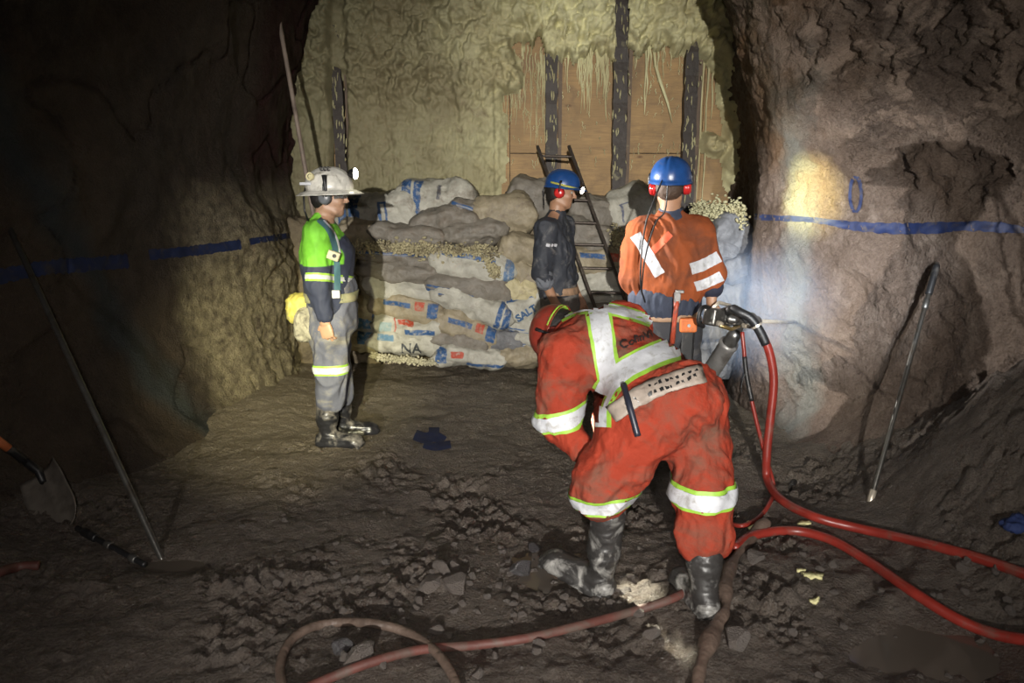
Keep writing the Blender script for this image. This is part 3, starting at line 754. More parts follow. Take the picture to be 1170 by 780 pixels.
# px,  py,  w,  h, tilt, y, base, print, dirt, label
SACKS = [
 (430, 246, 92, 46, -4, 6.62, 'w', lefb, .35, 'plump white sack with two broad blue bands beside the white-helmeted face'),
 (497, 233, 88, 46, 6, 6.66, 'w', lambda L, H: [(-.85 * L, -.62 * L, -.9 * H, .9 * H, B), (-.55 * L, -.36 * L, -.9 * H, .9 * H, B), (.0, .10 * L, .2 * H, .8 * H, (.1, .1, .11))], .45, 'topmost plump sack with slanting blue bands at its left end'),
 (505, 256, 78, 30, -8, 6.5, 'g', no, .5, 'short grey sack wedged right under the topmost blue-banded sack'),
 (466, 272, 84, 25, 6, 6.44, 'g', no, .5, 'flat grey sack lying just above the dried foam ridge, left half'),
 (412, 266, 56, 24, 4, 6.5, 't', no, .4, 'tan sack under the blue-banded sack, nearest the green shirt'),
 (541, 268, 72, 25, -8, 6.44, 'g', no, .45, 'flat grey-brown sack just above the foam ridge, right half'),
 (534, 243, 42, 26, 18, 6.55, 'g', top2, .5, 'small crumpled blue-edged sack end between the topmost sack and the big rounded one'),
 (575, 248, 72, 42, -3, 6.52, 't', no, .5, 'big rounded foam-smeared sack left of the dark-shirted worker'),
 (612, 226, 60, 40, 12, 6.80, 'g', no, .15, 'pale sack on top of the pile behind the blue-helmeted worker in dark shirt'),
 (455, 296, 92, 18, 4, 6.40, 'g', top2, .35, 'thin grey sack with a blue line, directly below the foam ridge on the left'),
 (453, 312, 90, 26, 5, 6.38, 'g', no, .35, 'plain brown-grey sack in the second row below the foam ridge'),
 (538, 306, 96, 34, 10, 6.38, 'w', lambda L, H: [(-.7 * L, .5 * L, .42 * H, .70 * H, B), (.72 * L, .93 * L, -.5 * H, .8 * H, (.1, .17, .28))], .3, 'white sack with a long blue top stripe and a faded blue right end'),
 (598, 287, 58, 30, 2, 6.44, 't', no, .35, 'beige sack at the elbow level of the dark-shirted worker, left of his sleeve'),
 (600, 316, 50, 34, 32, 6.44, 't', endb, .3, 'slumped cream sack with blue bands leaning down right of the striped white sack'),
 (592, 334, 40, 22, 10, 6.40, 'y', no, .3, 'small cream sack corner directly above the one lettered SALT'),
 (535, 330, 94, 34, 10, 6.36, 'g', botl, .35, 'grey sack with two curved blue lines along its lower left side'),
 (468, 334, 104, 28, 7, 6.38, 'w', no, .2, 'long clean white sack in the middle of the left stack'),
 (540, 351, 94, 30, 17, 6.34, 'w', endb, .25, 'long white sack sloping down right to two blue bands'),
 (463, 353, 82, 29, 8, 6.35, 't', logo, .35, 'tan sack with blue top line and square blue patch at its right end'),
 (466, 374, 80, 27, 3, 6.33, 'w', redl, .3, 'white sack with a red oval mark and red line'),
 (603, 351, 54, 34, -12, 6.38, 'w', sal, .15, 'white sack lettered SALT beside the dark-shirted worker'),
 (532, 377, 74, 30, 17, 6.33, 't', logo, .35, 'tan sack with red mark and dark blue square, second above the floor in the middle'),
 (604, 374, 48, 26, 8, 6.40, 'w', botl, .3, 'pale sack below the one lettered SALT'),
 (400, 318, 38, 30, -4, 6.50, 't', no, .3, 'foam-crusted sack end behind the green-shirted worker at chest height'),
 (412, 352, 42, 20, 8, 6.44, 'y', endb, .2, 'yellowish sack end behind the hip of the green-shirted worker'),
 (410, 370, 46, 20, 2, 6.44, 'w', lambda L, H: [(-.2 * L, .9 * L, -.6 * H, .9 * H, (.06, .16, .27))], .15, 'sack end with a broad pale blue face behind the worker at left'),
 (410, 390, 48, 22, 4, 6.42, 'y', lambda L, H: [(-.1 * L, .9 * L, -.2 * H, .9 * H, (.06, .16, .27))], .15, 'lowest sack end in the left corner, blue above and yellow below'),
 (465, 394, 88, 22, 3, 6.32, 'w', lambda L, H: [(-.75 * L, -.35 * L, .1 * H, .7 * H, (.1, .2, .3))], .1, 'bottom white sack hand-lettered NA'),
 (522, 391, 70, 27, 6, 6.33, 'g', no, .5, 'plain dirty brown sack resting on the lowest middle sack'),
 (535, 408, 80, 22, 5, 6.28, 'w', blk, .3, 'lowest middle sack with blue square and red flower mark on the floor'),
 (577, 391, 42, 26, 14, 6.36, 'b', no, .2, 'dark grey crumpled sack end left of the red helmet'),
 (604, 393, 54, 20, 5, 6.38, 'w', botl, .3, 'thin pale sack, second above the floor near the red helmet'),
 (600, 408, 60, 22, 3, 6.34, 't', no, .4, 'tan dirty sack on the floor near the red helmet'),
 (676, 241, 58, 32, 14, 6.60, 'g', no, .1, 'pale grey sack seen through the upper ladder rungs'),
 (722, 240, 52, 46, -14, 6.62, 'w', lambda L, H: [(-.5 * L, -.42 * L, -.4 * H, .4 * H, (.1, .11, .16)), (-.5 * L, -.1 * L, .38 * H, .44 * H, (.1, .11, .16))], .3, 'upright white sack with a peaked corner right of the ladder'),
 (672, 271, 62, 34, 10, 6.50, 'g', no, .3, 'wrinkled grey sack behind the middle ladder rungs'),
 (716, 282, 54, 26, 4, 6.52, 'w', endb, .35, 'foam-spattered sack beside the left sleeve of the orange-shirted worker'),
 (684, 300, 78, 28, 5, 6.44, 't', logo, .3, 'sack with brown spots and blue marks crossed by the ladder'),
 (676, 324, 70, 30, -6, 6.42, 'w', no, .1, 'clean white sack behind the lower ladder rungs'),
 (716, 322, 46, 30, 3, 6.48, 'w', endb, .3, 'blue-marked sack between the ladder and the orange shirt'),
 (704, 343, 84, 28, 4, 6.40, 'w', no, .15, 'white sack behind the foot of the visible ladder, above the bent back'),
 (668, 357, 70, 24, -4, 6.38, 'g', no, .2, 'grey-white sack low behind the ladder, above the bent back'),
 (842, 272, 54, 40, 34, 6.02, 'b', no, .15, 'blue-grey mud-coated sack at the top of the heap beside the right wall'),
 (818, 297, 66, 44, 14, 5.98, 'b', no, .2, 'large blue-grey sack right of the striped orange sleeve'),
 (846, 308, 36, 28, -20, 5.92, 'b', no, .2, 'small dark lumpy sack in the corner by the right wall'),
 (802, 338, 60, 44, 20, 5.98, 'b', no, .2, 'grey sack just under the cuff of the orange-shirted worker'),
 (838, 345, 60, 40, -10, 5.95, 'b', no, .1, 'pale blue-grey sack in the mist above the drill'),
 (812, 385, 78, 42, 6, 5.95, 'b', no, .1, 'misted grey sack directly behind the drill'),
 (846, 412, 70, 40, 18, 5.9, 'b', no, .1, 'misted grey sack right of the drill leg'),
 (790, 424, 76, 38, -6, 5.9, 'b', no, .1, 'grey sack at floor level behind the grey drill leg'),
 (738, 372, 70, 26, 0, 6.40, 'g', no, .2, 'grey sack behind the waist of the orange-shirted worker'),
]
def make_sack(i, px, py, w, h, tilt, yf, base, pr, dirt, label):
    rr = random.Random(100 + i)
    c = P(px, py, yf); sc = (P(px + 10, py, yf) - P(px - 10, py, yf)).length / 20
    L = w * sc / 2 * 1.10; H = h * sc / 2 * 1.16; D = 0.17 + 0.03 * rr.random() if w > 50 else 0.15
    nu, nv = 56, 44
    u = np.linspace(-1, 1, nu)[:, None]; a = np.linspace(0, 2 * np.pi, nv, endpoint=False)[None, :]
    au = np.abs(u)
    prof = (1 - au ** 4.5) ** 0.55
    ca, sa = np.cos(a), np.sin(a)
    e = 2 / 2.5
    X = u * L * (1 + 0 * a)
    Y = np.sign(ca) * np.abs(ca) ** e * D * (0.80 + 0.20 * prof)
    Z = np.sign(sa) * np.abs(sa) ** e * (H * prof + 0.010)
    # stitched lip at each end, sag, bulges and creases
    Z = Z - 0.10 * H * u * u * rr.uniform(-1, 1.5) + 0.12 * H * np.sin(u * 3 + rr.random() * 6)
    s = rr.random() * 40
    n1 = fbm(X * 5 + s, Y * 5, Z * 6, 3, 7 + i); n2 = perlin(X * 6 + s, (np.arctan2(Z, Y)) * 3.2, 0 * X + s, 31 + i)
    endw = 0.35 + 1.3 * au ** 3
    fold = (1 - np.abs(perlin(X * 5 + s + n1, Y * 9 + Z * 14, 0 * X + s, 61)) * 3)
    amp = 0.030 * n1 + 0.016 * n2 * endw + 0.016 * fold
    k = 1 + amp / max(H, .05)
    Y = Y * (1 + amp / D); Z = Z * k
    X = X + 0.015 * np.sin(a * 2 + s) * au ** 6
    V = np.stack([X + 0 * a, Y, Z], -1).reshape(-1, 3)
    F = []
    for q in range(nu - 1):
        for r in range(nv):
            r2 = (r + 1) % nv; F.append((q * nv + r, q * nv + r2, (q + 1) * nv + r2, (q + 1) * nv + r))
    F = F + [tuple(range(nv - 1, -1, -1)), tuple((nu - 1) * nv + r for r in range(nv))]
    me = bpy.data.meshes.new('salt_sack'); me.from_pydata(V.tolist(), [], F); me.update()
    me.polygons.foreach_set('use_smooth', [True] * len(me.polygons))
    o = link('salt_sack', me, sack_material(base, pr(L, H), dirt))
    o.location = (c.x, yf + D, c.z); o.rotation_euler = (rr.uniform(-.12, .12), math.radians(tilt), rr.uniform(-.10, .10))
    return tag(o, label, 'sack', 'salt sacks stacked against the bulkhead')
sack_objs = [make_sack(i, *s) for i, s in enumerate(SACKS)]
M_ink = mat('sack_print_ink', (0.035, 0.09, 0.19), 0.6, bump=None)
M_marker = mat('marker_ink', (0.05, 0.055, 0.06), 0.6, bump=None)
bpy.context.view_layer.update()
def sack_text(sack, body, px, py, px2, py2, size, m, bold):
    y0 = sack.location.y
    o = P(px, py, y0); u = P(px2, py2, y0) - o; u.y = 0; up = Vector((-u.z, 0, u.x))
    me = sack.data; Mw = sack.matrix_world
    tr = BVHTree.FromPolygons([Mw @ v.co for v in me.vertices], [tuple(p.vertices) for p in me.polygons])
    t = text_obj('printed_letters', body, tr, o - Vector((0, .5, 0)), u, up, (0, 1, 0), size, m, None, 0.005, bold)
    t.parent = sack; t.matrix_parent_inverse = Mw.inverted(); return t
for s in sack_objs:
    if 'lettered SALT' in s['label'] and s['label'].startswith('white'): sack_text(s, 'SALT', 592, 363, 612, 351, 0.088, M_ink, 0.004)
    if 'hand-lettered NA' in s['label']: sack_text(s, 'NA', 461, 398, 490, 399, 0.125, M_marker, 0.003)
# rubble and mud packed behind the sacks
xs = np.arange(-2.1, 2.1, 0.035); us = np.arange(0, 1.0001, 0.02)
X, U = [a.ravel() for a in np.meshgrid(xs, us, indexing='ij')]
TOPZ = 1.36 + 0.07 * fbm(X * 2, X * 0, X * 0, 2, 131)
Zf = np.where(U < .62, U / .62 * TOPZ, TOPZ); Yf = np.where(U < .62, 6.86, 6.86 + (U - .62) / .38 * .5)
Yf = Yf - 0.35 * smooth(1.05, 1.5, X) * (U < .8)
nn = fbm(X * 6, Zf * 6, Yf * 6, 4, 133, 0.6)
M_fill = mat('foamy_mud_fill', (0.17, 0.135, 0.085), 0.8, dirt=(0.06, 0.045, 0.03), dirt_amt=.5, dscale=6, bump=(30, .6, .02))
o = obj('rubble_fill', np.stack([X, Yf - .06 * nn, Zf + .06 * nn], 1), gridF(len(xs), len(us)), M_fill, loc=(0, 6.9, 0))
tag(o, 'brown mud and rubble fill packed in the gaps behind the sacks', 'rubble', kind='stuff')
# crumbly crust of dried foam between the sack rows and over the heap on the right
def crust(name, ctrl, rad, label, seed, mt, dens=900):
    rr = random.Random(seed); b = bmesh.new(); pts = curve_pts(ctrl, 20)
    for _ in range(int(dens * 1.3)):
        p = pts[rr.randrange(len(pts))] + Vector((rr.gauss(0, .02), rr.gauss(0, rad * .5), rr.gauss(0, rad * .45)))
        r = rr.uniform(.005, .015)
        M = Matrix.Translation(p) @ Matrix.Rotation(rr.random() * 6, 4, 'X') @ Matrix.Rotation(rr.random() * 6, 4, 'Z') @ Matrix.Diagonal((r * rr.uniform(1, 2.0), r, r * rr.uniform(.5, 1), 1))
        bmesh.ops.create_icosphere(b, subdivisions=1, radius=1, matrix=M)
    me = bpy.data.meshes.new(name); c = pts[len(pts) // 2]
    bmesh.ops.translate(b, verts=b.verts, vec=-c); b.to_mesh(me); b.free()
    me.polygons.foreach_set('use_smooth', [True] * len(me.polygons))
    o = link(name, me, mt); o.location = c
    return tag(o, label, 'foam', kind='stuff')
M_crust = mat('dirty_foam_crumbs', (0.42, 0.37, 0.22), 0.8, dirt=(0.12, 0.095, 0.06), dirt_amt=.6, dscale=9, bump=(60, .5, .005))
crust('foam_crumbs', [P(398, 287, 6.44), P(440, 283, 6.42), P(480, 284, 6.42), P(520, 287, 6.42), P(566, 288, 6.44)], .07, 'crumbly ridge of dried foam between the upper and lower sacks', 5, M_crust, 1500)
crust('foam_crumbs', [P(398, 290, 6.5), P(402, 310, 6.5), P(400, 330, 6.5)], .07, 'dried foam lumps beside the chest of the green-shirted worker', 6, M_crust, 300)
crust('foam_crumbs', [P(792, 244, 6.25), P(815, 242, 6.2), P(840, 244, 6.15), P(846, 250, 6.1)], .10, 'cream foam crumbs on the heap in front of the right upright', 7, M_foam, 900)
crust('foam_crumbs', [P(425, 406, 6.26), P(450, 410, 6.26), P(475, 412, 6.26), P(496, 415, 6.24)], .032, 'broken foam scraps along the foot of the left sack stack', 8, mat('pale_foam_scraps', (0.42, 0.39, 0.27), .8), 300)
crust('foam_crumbs', [P(700, 272, 6.5), P(715, 276, 6.5), P(735, 268, 6.5)], .10, 'foam crumbs on the sacks right of the ladder', 9, M_crust, 500)
crust('foam_crumbs', [P(556, 297, 6.36), P(566, 312, 6.34), P(563, 305, 6.34)], .04, 'brown crumbs on the striped white sack', 10, M_crust, 160)
# rebound shotcrete heaped on the wall foot behind the green-shirted worker
def heap(name, poly, label, seed):
    pass
# ------------------------------------------------------------------ people
CAMP = Vector((0, 0, CAMZ))
def V3(p): return np.array(p, float)
def unit(v): v = V3(v); return v / np.linalg.norm(v)
def frame(f, u):
    f = unit(f); l = unit(np.cross(V3(u), f)); u = np.cross(f, l); return f, l, u
def join(parts):
    Vs, Fs, n = [], [], 0
    for V, F in parts: Vs.append(V); Fs.append(F + n); n += len(V)
    return np.concatenate(Vs), np.concatenate(Fs)
def head_vol(c, f, u, neck, k=1.0):
    f, l, u = frame(f, u); c = V3(c); M = [f, l, u]
    v = Vol(c - .27, c + .27, 0.0042)
    A = lambda a, b, d: c + (f * a + l * b + u * d) * k
    v.ell(A(-.012, 0, .022), (.097 * k, .078 * k, .105 * k), M, .02)
    v.ell(A(.030, 0, -.045), (.060 * k, .058 * k, .075 * k), M, .03)
    v.ell(A(.058, 0, -.098), (.026 * k, .030 * k, .022 * k), M, .025)
    for s in (-1, 1):
        v.ell(A(.062, .036 * s, -.030), (.022, .022, .020), M, .02)            # cheek
        v.ell(A(.090, .031 * s, .006), (.012, .017, .011), M, .010, cut=True)   # eye socket
        v.cap(A(.083, .014 * s, .024), A(.072, .048 * s, .024), .008, .006, .008)
        v.ell(A(-.004, .080 * s, -.012), (.018, .008, .031), M, .006)
        v.cap(A(-.02, .052 * s, -.07), A(.045, .040 * s, -.092), .016, .016, .02)
    v.cap(A(.086, 0, .014), A(.108, 0, -.024), .0085, .012, .008)              # nose
    v.ell(A(.098, .010, -.029), (.010, .008, .007), M, .005); v.ell(A(.098, -.010, -.029), (.010, .008, .007), M, .005)
    v.cap(A(.083, -.020, -.057), A(.083, .020, -.057), .0075, .0075, .006)
    v.cap(A(.081, -.018, -.071), A(.081, .018, -.071), .008, .008, .006)
    v.ell(A(.094, 0, -.064), (.006, .022, .0022), M, .002, cut=True)
    v.cap(A(-.022, 0, -.03), V3(neck), .056, .062, .02)
    return v.mesh()
def hand_vol(w, d, n, side, curl, fore=None, spread=0.0, thumb=0.5, k=1.0, grow=0.0):
    """w wrist, d along the palm, n way the palm faces, side +1/-1 for the thumb side (d x n)"""
    w = V3(w); d = unit(d); n = unit(V3(n) - d * np.dot(n, d)); t = np.cross(d, n) * side
    v = Vol(w - .235, w + .235, 0.0028)
    v.ell(w + d * .052 * k, (.052 * k + grow, .041 * k + grow, .017 * k + grow), [d, t, n], .012, p=2.6)
    v.ell(w + d * .045 * k + t * .026 * k + n * .008, (.032 * k, .018 * k, .016 * k), [d, t, n], .012)
    if fore is not None: v.cap(w + unit(V3(fore) - w) * .14, w, .036 + grow, .026 + grow, .01, lat=t, w=(.038 + grow, .031 + grow))
    else: v.cap(w - d * .05, w, .028, .026, .012)
    cv = curl if isinstance(curl, (list, tuple)) else [curl] * 4
    for i, (o, L) in enumerate(((.031, .078), (.0105, .086), (-.0105, .080), (-.031, .063))):
        p = w + d * (.094 - .004 * abs(i - 1)) * k + t * o * k; a = 0.0; r = .0095 + grow
        p0 = p - d * .03
        v.cap(p0, p, r, r, .006)
        for q, fr in enumerate((.45, .30, .25)):
            a += cv[i] * (.8, 1.0, .7)[q]
            dd = d * math.cos(a) + n * math.sin(a) + t * spread * (1.5 - i) * .1
            e = p + dd * L * fr * k
            v.cap(p, e, r, r * .92, .002); p = e; r *= .92
    p = w + d * .028 * k + t * .036 * k; a = 0
    for q, (L, r) in enumerate(((.040, .0125), (.032, .0115), (.026, .010))):
        a += thumb * (.3, .8, .8)[q]
        dd = unit(d * (.75 + .1 * q) + t * (.75 - .35 * q) + n * math.sin(a)); e = p + dd * L * k
        v.cap(p, e, r + grow, r * .9 + grow, .005); p = e
    return v.mesh()
def body(root, J, skin, k_head=1.0):
    """one continuous skin surface for the whole figure; clothing lies over it"""
    pts = np.array([V3(J[q]) for q in ('pelvis', 'chest', 'neck', 'head')] + [V3(p) for q in ('sh', 'el', 'wr', 'hip', 'kn', 'an') for p in J[q]])
    v = Vol(pts.min(0) - .22, pts.max(0) + .22, 0.009)
    lat = unit(V3(J['sh'][0]) - V3(J['sh'][1]))
    v.cap(J['pelvis'], J['chest'], .095, .105, .03, lat=lat, w=(.135, .145))
    v.cap(J['chest'], J['neck'], .09, .055, .04, lat=lat, w=(.13, .06))
    v.cap(J['neck'], J['head'], .055, .05, .02)
    for s in (0, 1):
        v.cap(J['neck'], J['sh'][s], .05, .055, .03)
        v.cap(J['sh'][s], J['el'][s], .055, .041, .02); v.cap(J['el'][s], J['wr'][s], .042, .027, .015)
        v.cap(J['pelvis'], J['hip'][s], .09, .085, .03)
        v.cap(J['hip'][s], J['kn'][s], .082, .056, .02); v.cap(J['kn'][s], J['an'][s], .052, .034, .02)
    parts = [v.mesh(), head_vol(J['head'], J['hf'], J['hu'], J['neck'], k_head)]
    for s in (0, 1):
        d, n, side, curl = J['hand'][s][:4]
        parts.append(hand_vol(J['wr'][s], d, n, side, curl, fore=J['el'][s], thumb=J.get('thumb', .6)))
    V, F = join(parts)
    o = obj('body', V, F, skin, root)
    f, l, u = frame(J['hf'], J['hu']); c = V3(J['head'])
    for s in (-1, 1):
        e = c + (f * .079 + l * .031 * s + u * .005) * k_head
        MB().lathe(e - u * .0105, e + u * .0105, [(.02, .002), (.15, .0075), (.5, .0105), (.85, .0075), (.98, .002)], 12).build('eye', M_eye, root, flat=False)
    return o
def cloth(name, vol, mt, root, amp, scale, seed, stretch=(1, 1, .6), mask=None):
    V, F = vol.mesh(); V = wrinkle(V, F, amp, scale, seed, stretch, mask=mask)
    return obj(name, V, F, mt, root)
def boot(root, g, t, up, mt, h=0.36, fup=(0, 0, 1), k=1.0, sole=None):
    g = V3(g); f, l, u = frame(t, fup); up = unit(up)
    v = Vol(g - .34, g + V3((.34, .34, .48)), 0.006)
    v.ell(g + f * .085 * k + u * .016, (.150 * k, .050 * k, .015), [f, l, u], .008, p=4)
    v.ell(g - f * .02 * k + u * .018, (.045, .040, .020), [f, l, u], .008, p=4)
    v.cap(g + u * .060 + f * .01, g + f * .175 * k + u * .046, .046, .034, .02, lat=l, w=(.042 * k, .047 * k))
    v.ell(g + f * .185 * k + u * .042, (.048, .046, .033), [f, l, u], .02)
    a = g + u * .08 + f * .0
    v.cap(a, g + u * .08 + up * (h * .55 - .08), .047, .064, .03); v.cap(g + u * .08 + up * (h * .55 - .08), g + u * .08 + up * (h - .08), .064, .071, .03); v.ell(g - f * .03 + u * .05, (.045, .042, .04), [f, l, u], .02)
    for q in (.45, .72): v.cap(a + up * (h * q - .05) - l * .0, a + up * (h * q - .045), .060, .060, .01)
    v.cap(a + up * (h - .16), a + up * h, .052, .058, .004, cut=True)
    V, F = v.mesh(); V = wrinkle(V, F, .004, 13, int(abs(g[0]) * 100), (.6, .6, 1.6))
    b = obj('boot', V, F, mt, root)
    # ribbed sole
    m = MB()
    for q in range(7):
        p = g + f * (-.045 + .043 * q) * k + u * .004
        m.box(p, (.022, .088 * k, .012), Matrix((f, l, u)).transposed())
    m.build('sole_lugs', sole or mt, b)
    return b
def helmet(root, c, f, u, mt, full, k=1.0, ridges=3):
    f, l, u = frame(f, u); c = V3(c) + u * .030 * k
    nt, npz = 64, 22; V = []
    for i in range(nt):
        th = 2 * math.pi * i / nt; ct, st = math.cos(th), math.sin(th)
        for j in range(npz):
            if j < 16:
                ph = math.pi / 2 * (j / 15.0); r = math.sin(ph) ** .92; z = math.cos(ph) ** .85 * .128
                x, y = ct * r * .135, st * r * .113
                rg = sum(math.exp(-((y - o) / .007) ** 2) for o in ((0, -.03, .03) if ridges == 3 else (0,))) * .005 * math.sin(ph + .4) * (1 if z > .03 else z / .03)
                z += rg; x *= 1 + rg * .6
            else:
                q = (j - 15) / 6.0
                b = (.048 + .012 * max(ct, 0) + .006 * max(-ct, 0)) if full else (.010 + .058 * max(ct, 0) ** 2.2)
                x, y = ct * (.135 + b * q), st * (.113 + b * q * .9); z = -.006 * q - (.022 if full else .014) * q * q + (.004 if q > .9 else 0)
            V.append(c + (f * x + l * y + u * z) * k)
    o = obj('helmet', V, [tuple(q) for q in gridF(nt, npz, True)], mt, root)
    solid(o, .004, -1)
    hb = MB()   # harness band inside
    hb.tube([c + (f * .10 * math.cos(q) + l * .085 * math.sin(q) - u * .012) * k for q in np.linspace(0, 2 * math.pi, 30)], .007, 8).build('harness', M_black, o)
    return o
def muffs(root, c, f, u, mt, k=1.0, arm=True):
    f, l, u = frame(f, u); c = V3(c)
    for s in (-1, 1):
        p = c + (l * .074 * s - u * .010 - f * .004) * k
        m = MB().lathe(p, p + l * s * .046, [(0, .030), (.1, .040), (.42, .041), (.5, .036), (.58, .040), (.85, .035), (1, .024)], 24)
        o = m.build('ear_muff', mt, root, flat=False)
        o.scale = (1, 1, 1)
        MB().tube([p + l * s * .038, p + l * s * .050 + u * .03, p + l * s * .048 + u * .065, p + l * s * .040 + u * .088], [.006, .006, .008, .010], 8).build('muff_arm', M_black, o, flat=False)
        MB().lathe(p - l * s * .006, p + l * s * .008, [(0, .034), (.5, .040), (1, .034)], 20).build('cushion', M_black, o, flat=False)
def lamp(parent, p, d, name='cap_lamp', on=30.0, energy=0, size=60, color=(1, .96, .85), tgt=None, r=.024):
    p = V3(p); d = unit(d)
    b = MB().lathe(p - d * .030, p + d * .012, [(0, .012), (.15, .022), (.8, r), (.82, r + .004), (1, r + .004)], 20).build(name, M_black, parent, flat=False)
    MB().lathe(p + d * .011, p + d * (.012 + r * .55), [(0, r), (.3, r * .96), (.65, r * .74), (.9, r * .4), (1, r * .1)], 20).build('lens', M_lens if on else M_lens_off, b)
    if energy:
        q = Vector(p + d * .03); spot('cap_lamp_beam', q, tgt if tgt is not None else q + Vector(d), energy, size, 1.0, color, .015)
    return b
M_eye = mat('eye', (.30, .28, .25), .2, bump=None)
M_black = mat('black_rubber', (.014, .014, .015), .45, dirt=(.10, .09, .08), dirt_amt=.3, dscale=14)
n = NT('lit_lens'); n.set('Base_Color', (1, 1, 1)).set('Emission_Color', (1, .95, .72)).set('Emission_Strength', 28.0); M_lens = n.m
n = NT('clear_lens'); n.set('Base_Color', (.5, .5, .5)).set('Roughness', .1); M_lens_off = n.m
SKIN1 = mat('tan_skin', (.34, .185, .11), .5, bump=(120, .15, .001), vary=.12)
SKIN2 = mat('pale_skin', (.42, .25, .16), .5, dirt=(.12, .09, .07), dirt_amt=.2, bump=(120, .15, .001), vary=.12)  # paler skin tone with patches of dirt
M_hair = mat('black_hair', (.012, .010, .009), .6, bump=(90, .8, .004))
M_silver = mat('silver_reflective_tape', (.50, .51, .54), .45, dirt=(.26, .25, .23), dirt_amt=.5, dscale=22, bump=(45, .5, .003), vary=.1)
M_lime = mat('lime_tape', (.27, .48, .05), .55, dirt=(.2, .2, .1), dirt_amt=.25, dscale=15)
M_tan = mat('tan_leather_belt', (.34, .215, .13), .6, dirt=(.12, .09, .07), dirt_amt=.4, dscale=14)
M_bootblack = mat('muddy_black_boot_rubber', (.016, .016, .019), .33, dirt=(.23, .21, .19), dirt_amt=.46, dscale=8, bump=(35, .35, .005))
M_bootpale = mat('mud_caked_boot_rubber', (.03, .028, .027), .4, dirt=(.34, .33, .31), dirt_amt=.52, dscale=11, bump=(35, .5, .006))
M_red = mat('red_muff_shell', (.50, .022, .022), .25, dirt=(.1, .05, .04), dirt_amt=.15, bump=None)
M_bluehat = mat('blue_helmet_shell', (.014, .058, .20), .33, dirt=(.08, .08, .09), dirt_amt=.22, dscale=12, bump=(60, .1, .001))
M_whitehat = mat('white_helmet_shell', (.62, .60, .54), .3, dirt=(.16, .14, .10), dirt_amt=.42, dscale=16, bump=(60, .1, .001))
def hair(root, c, f, u, r=(.100, .084, .095), down=.03, mt=None):
    f, l, u = frame(f, u); c = V3(c); v = Vol(c - .2, c + .2, .006)
    v.ell(c - f * .022 + u * .015, r, [f, l, u], .02); v.ell(c - f * .055 - u * .03, (.05, .066, .055), [f, l, u], .03)
    v.ell(c + f * .085 - u * .01, (.075, .11, .14), [f, l, u], .01, cut=True)
    V, F = v.mesh(); return obj('hair', wrinkle(V, F, .003, 40, 5), F, mt or M_hair, root)

# ---------- worker with white helmet and lime shirt, standing at the left, facing right
y0 = 4.72
g = G(385, 500); y0 = g.y
Q = lambda px, py, dy=0.0: P(px, py, y0 + dy)
A = thing('person', (g.x, y0, g.z), 'person in lime shirt, bib trousers and white brimmed helmet standing at left facing right', 'person')
an0 = Vector((Q(377, 490, -.10).x, y0 - .10, 0)); an0.z = FH(an0.x, an0.y); an1 = Vector((Q(391, 490, .10).x, y0 + .12, 0)); an1.z = FH(an1.x, an1.y)
JA = dict(pelvis=Q(377, 358), chest=Q(374, 288), neck=Q(370, 254), head=Q(377, 224), hf=(1, -.05, -.06), hu=(.05, 0, 1),
          sh=[Q(363, 268, -.18), Q(370, 266, .18)], el=[Q(362, 324, -.235), Q(372, 322, .22)], wr=[Q(371, 368, -.22), Q(390, 366, .20)],
          hip=[Q(376, 372, -.09), Q(378, 370, .09)], kn=[Q(378, 424, -.10), Q(384, 424, .11)],
          an=[an0 + Vector((0, 0, .09)), an1 + Vector((0, 0, .09))],
          hand=[((.18, -.02, -1), (.25, 1, .1), -1, .85), ((.2, 0, -1), (0, -1, 0), 1, .6)])
body(A, JA, SKIN2)
def shirtcol(n, col):
    x, y, z = n.xyz()
    low = n.band(z, -5, 1.16, .004)
    bib = n.math('MULTIPLY', n.band(n.math('ADD', x, n.math('MULTIPLY', z, -.35)), -.355, 9, .006), n.band(z, -5, 1.40, .004))
    bib = n.math('MULTIPLY', bib, n.band(y, -.14, .14, .006))
    m = n.math('MAXIMUM', low, bib)
    m = n.math('MAXIMUM', m, n.band(n.math('ADD', z, n.math('MULTIPLY', x, .9)), 1.445, 9, .006))
    return n.mix(m, col, (.030, .036, .066))
M_limeshirt = mat('lime_and_navy_work_shirt', (.17, .50, .035), .75, dirt=(.12, .12, .10), dirt_amt=.12, dscale=8, extra=shirtcol, bump=(40, .4, .005))
v = Vol((g.x - .45, y0 - .45, .75), (g.x + .45, y0 + .45, 1.7), .008)
lat = (0, 1, 0)
v.cap(Q(378, 345), Q(374, 292), .150, .155, .03, lat=lat, w=(.19, .20)); v.cap(Q(374, 292), Q(367, 266), .150, .095, .05, lat=lat, w=(.2, .19))
v.cap(Q(367, 264), Q(369, 251), .10, .062, .03)
for s in (0, 1):
    v.cap(JA['sh'][s], JA['el'][s], .083, .068, .04); v.cap(JA['el'][s], V3(JA['wr'][s]) + V3((0, 0, .045)), .066, .046, .03)
cA = cloth('work_shirt', v, M_limeshirt, A, .010, 7.5, 3)
v = Vol((g.x - .45, y0 - .45, .02), (g.x + .45, y0 + .45, 1.25), .009)
v.cap(Q(379, 330), Q(378, 366), .150, .160, .03, lat=lat, w=(.185, .19))
for s in (0, 1):
    a = V3(JA['an'][s]); kn = V3(JA['kn'][s])
    v.cap(JA['hip'][s], kn, .118, .092, .05); v.cap(kn, a * .45 + kn * .55, .092, .086, .04)
M_navy = mat('grey_navy_bib_trousers', (.10, .105, .14), .75, dirt=(.26, .24, .19), dirt_amt=.55, dscale=5, bump=(40, .5, .006))
tA = cloth('trousers', v, M_navy, A, .014, 6.5, 9)
trA, ttA = bvh(cA), bvh(tA)
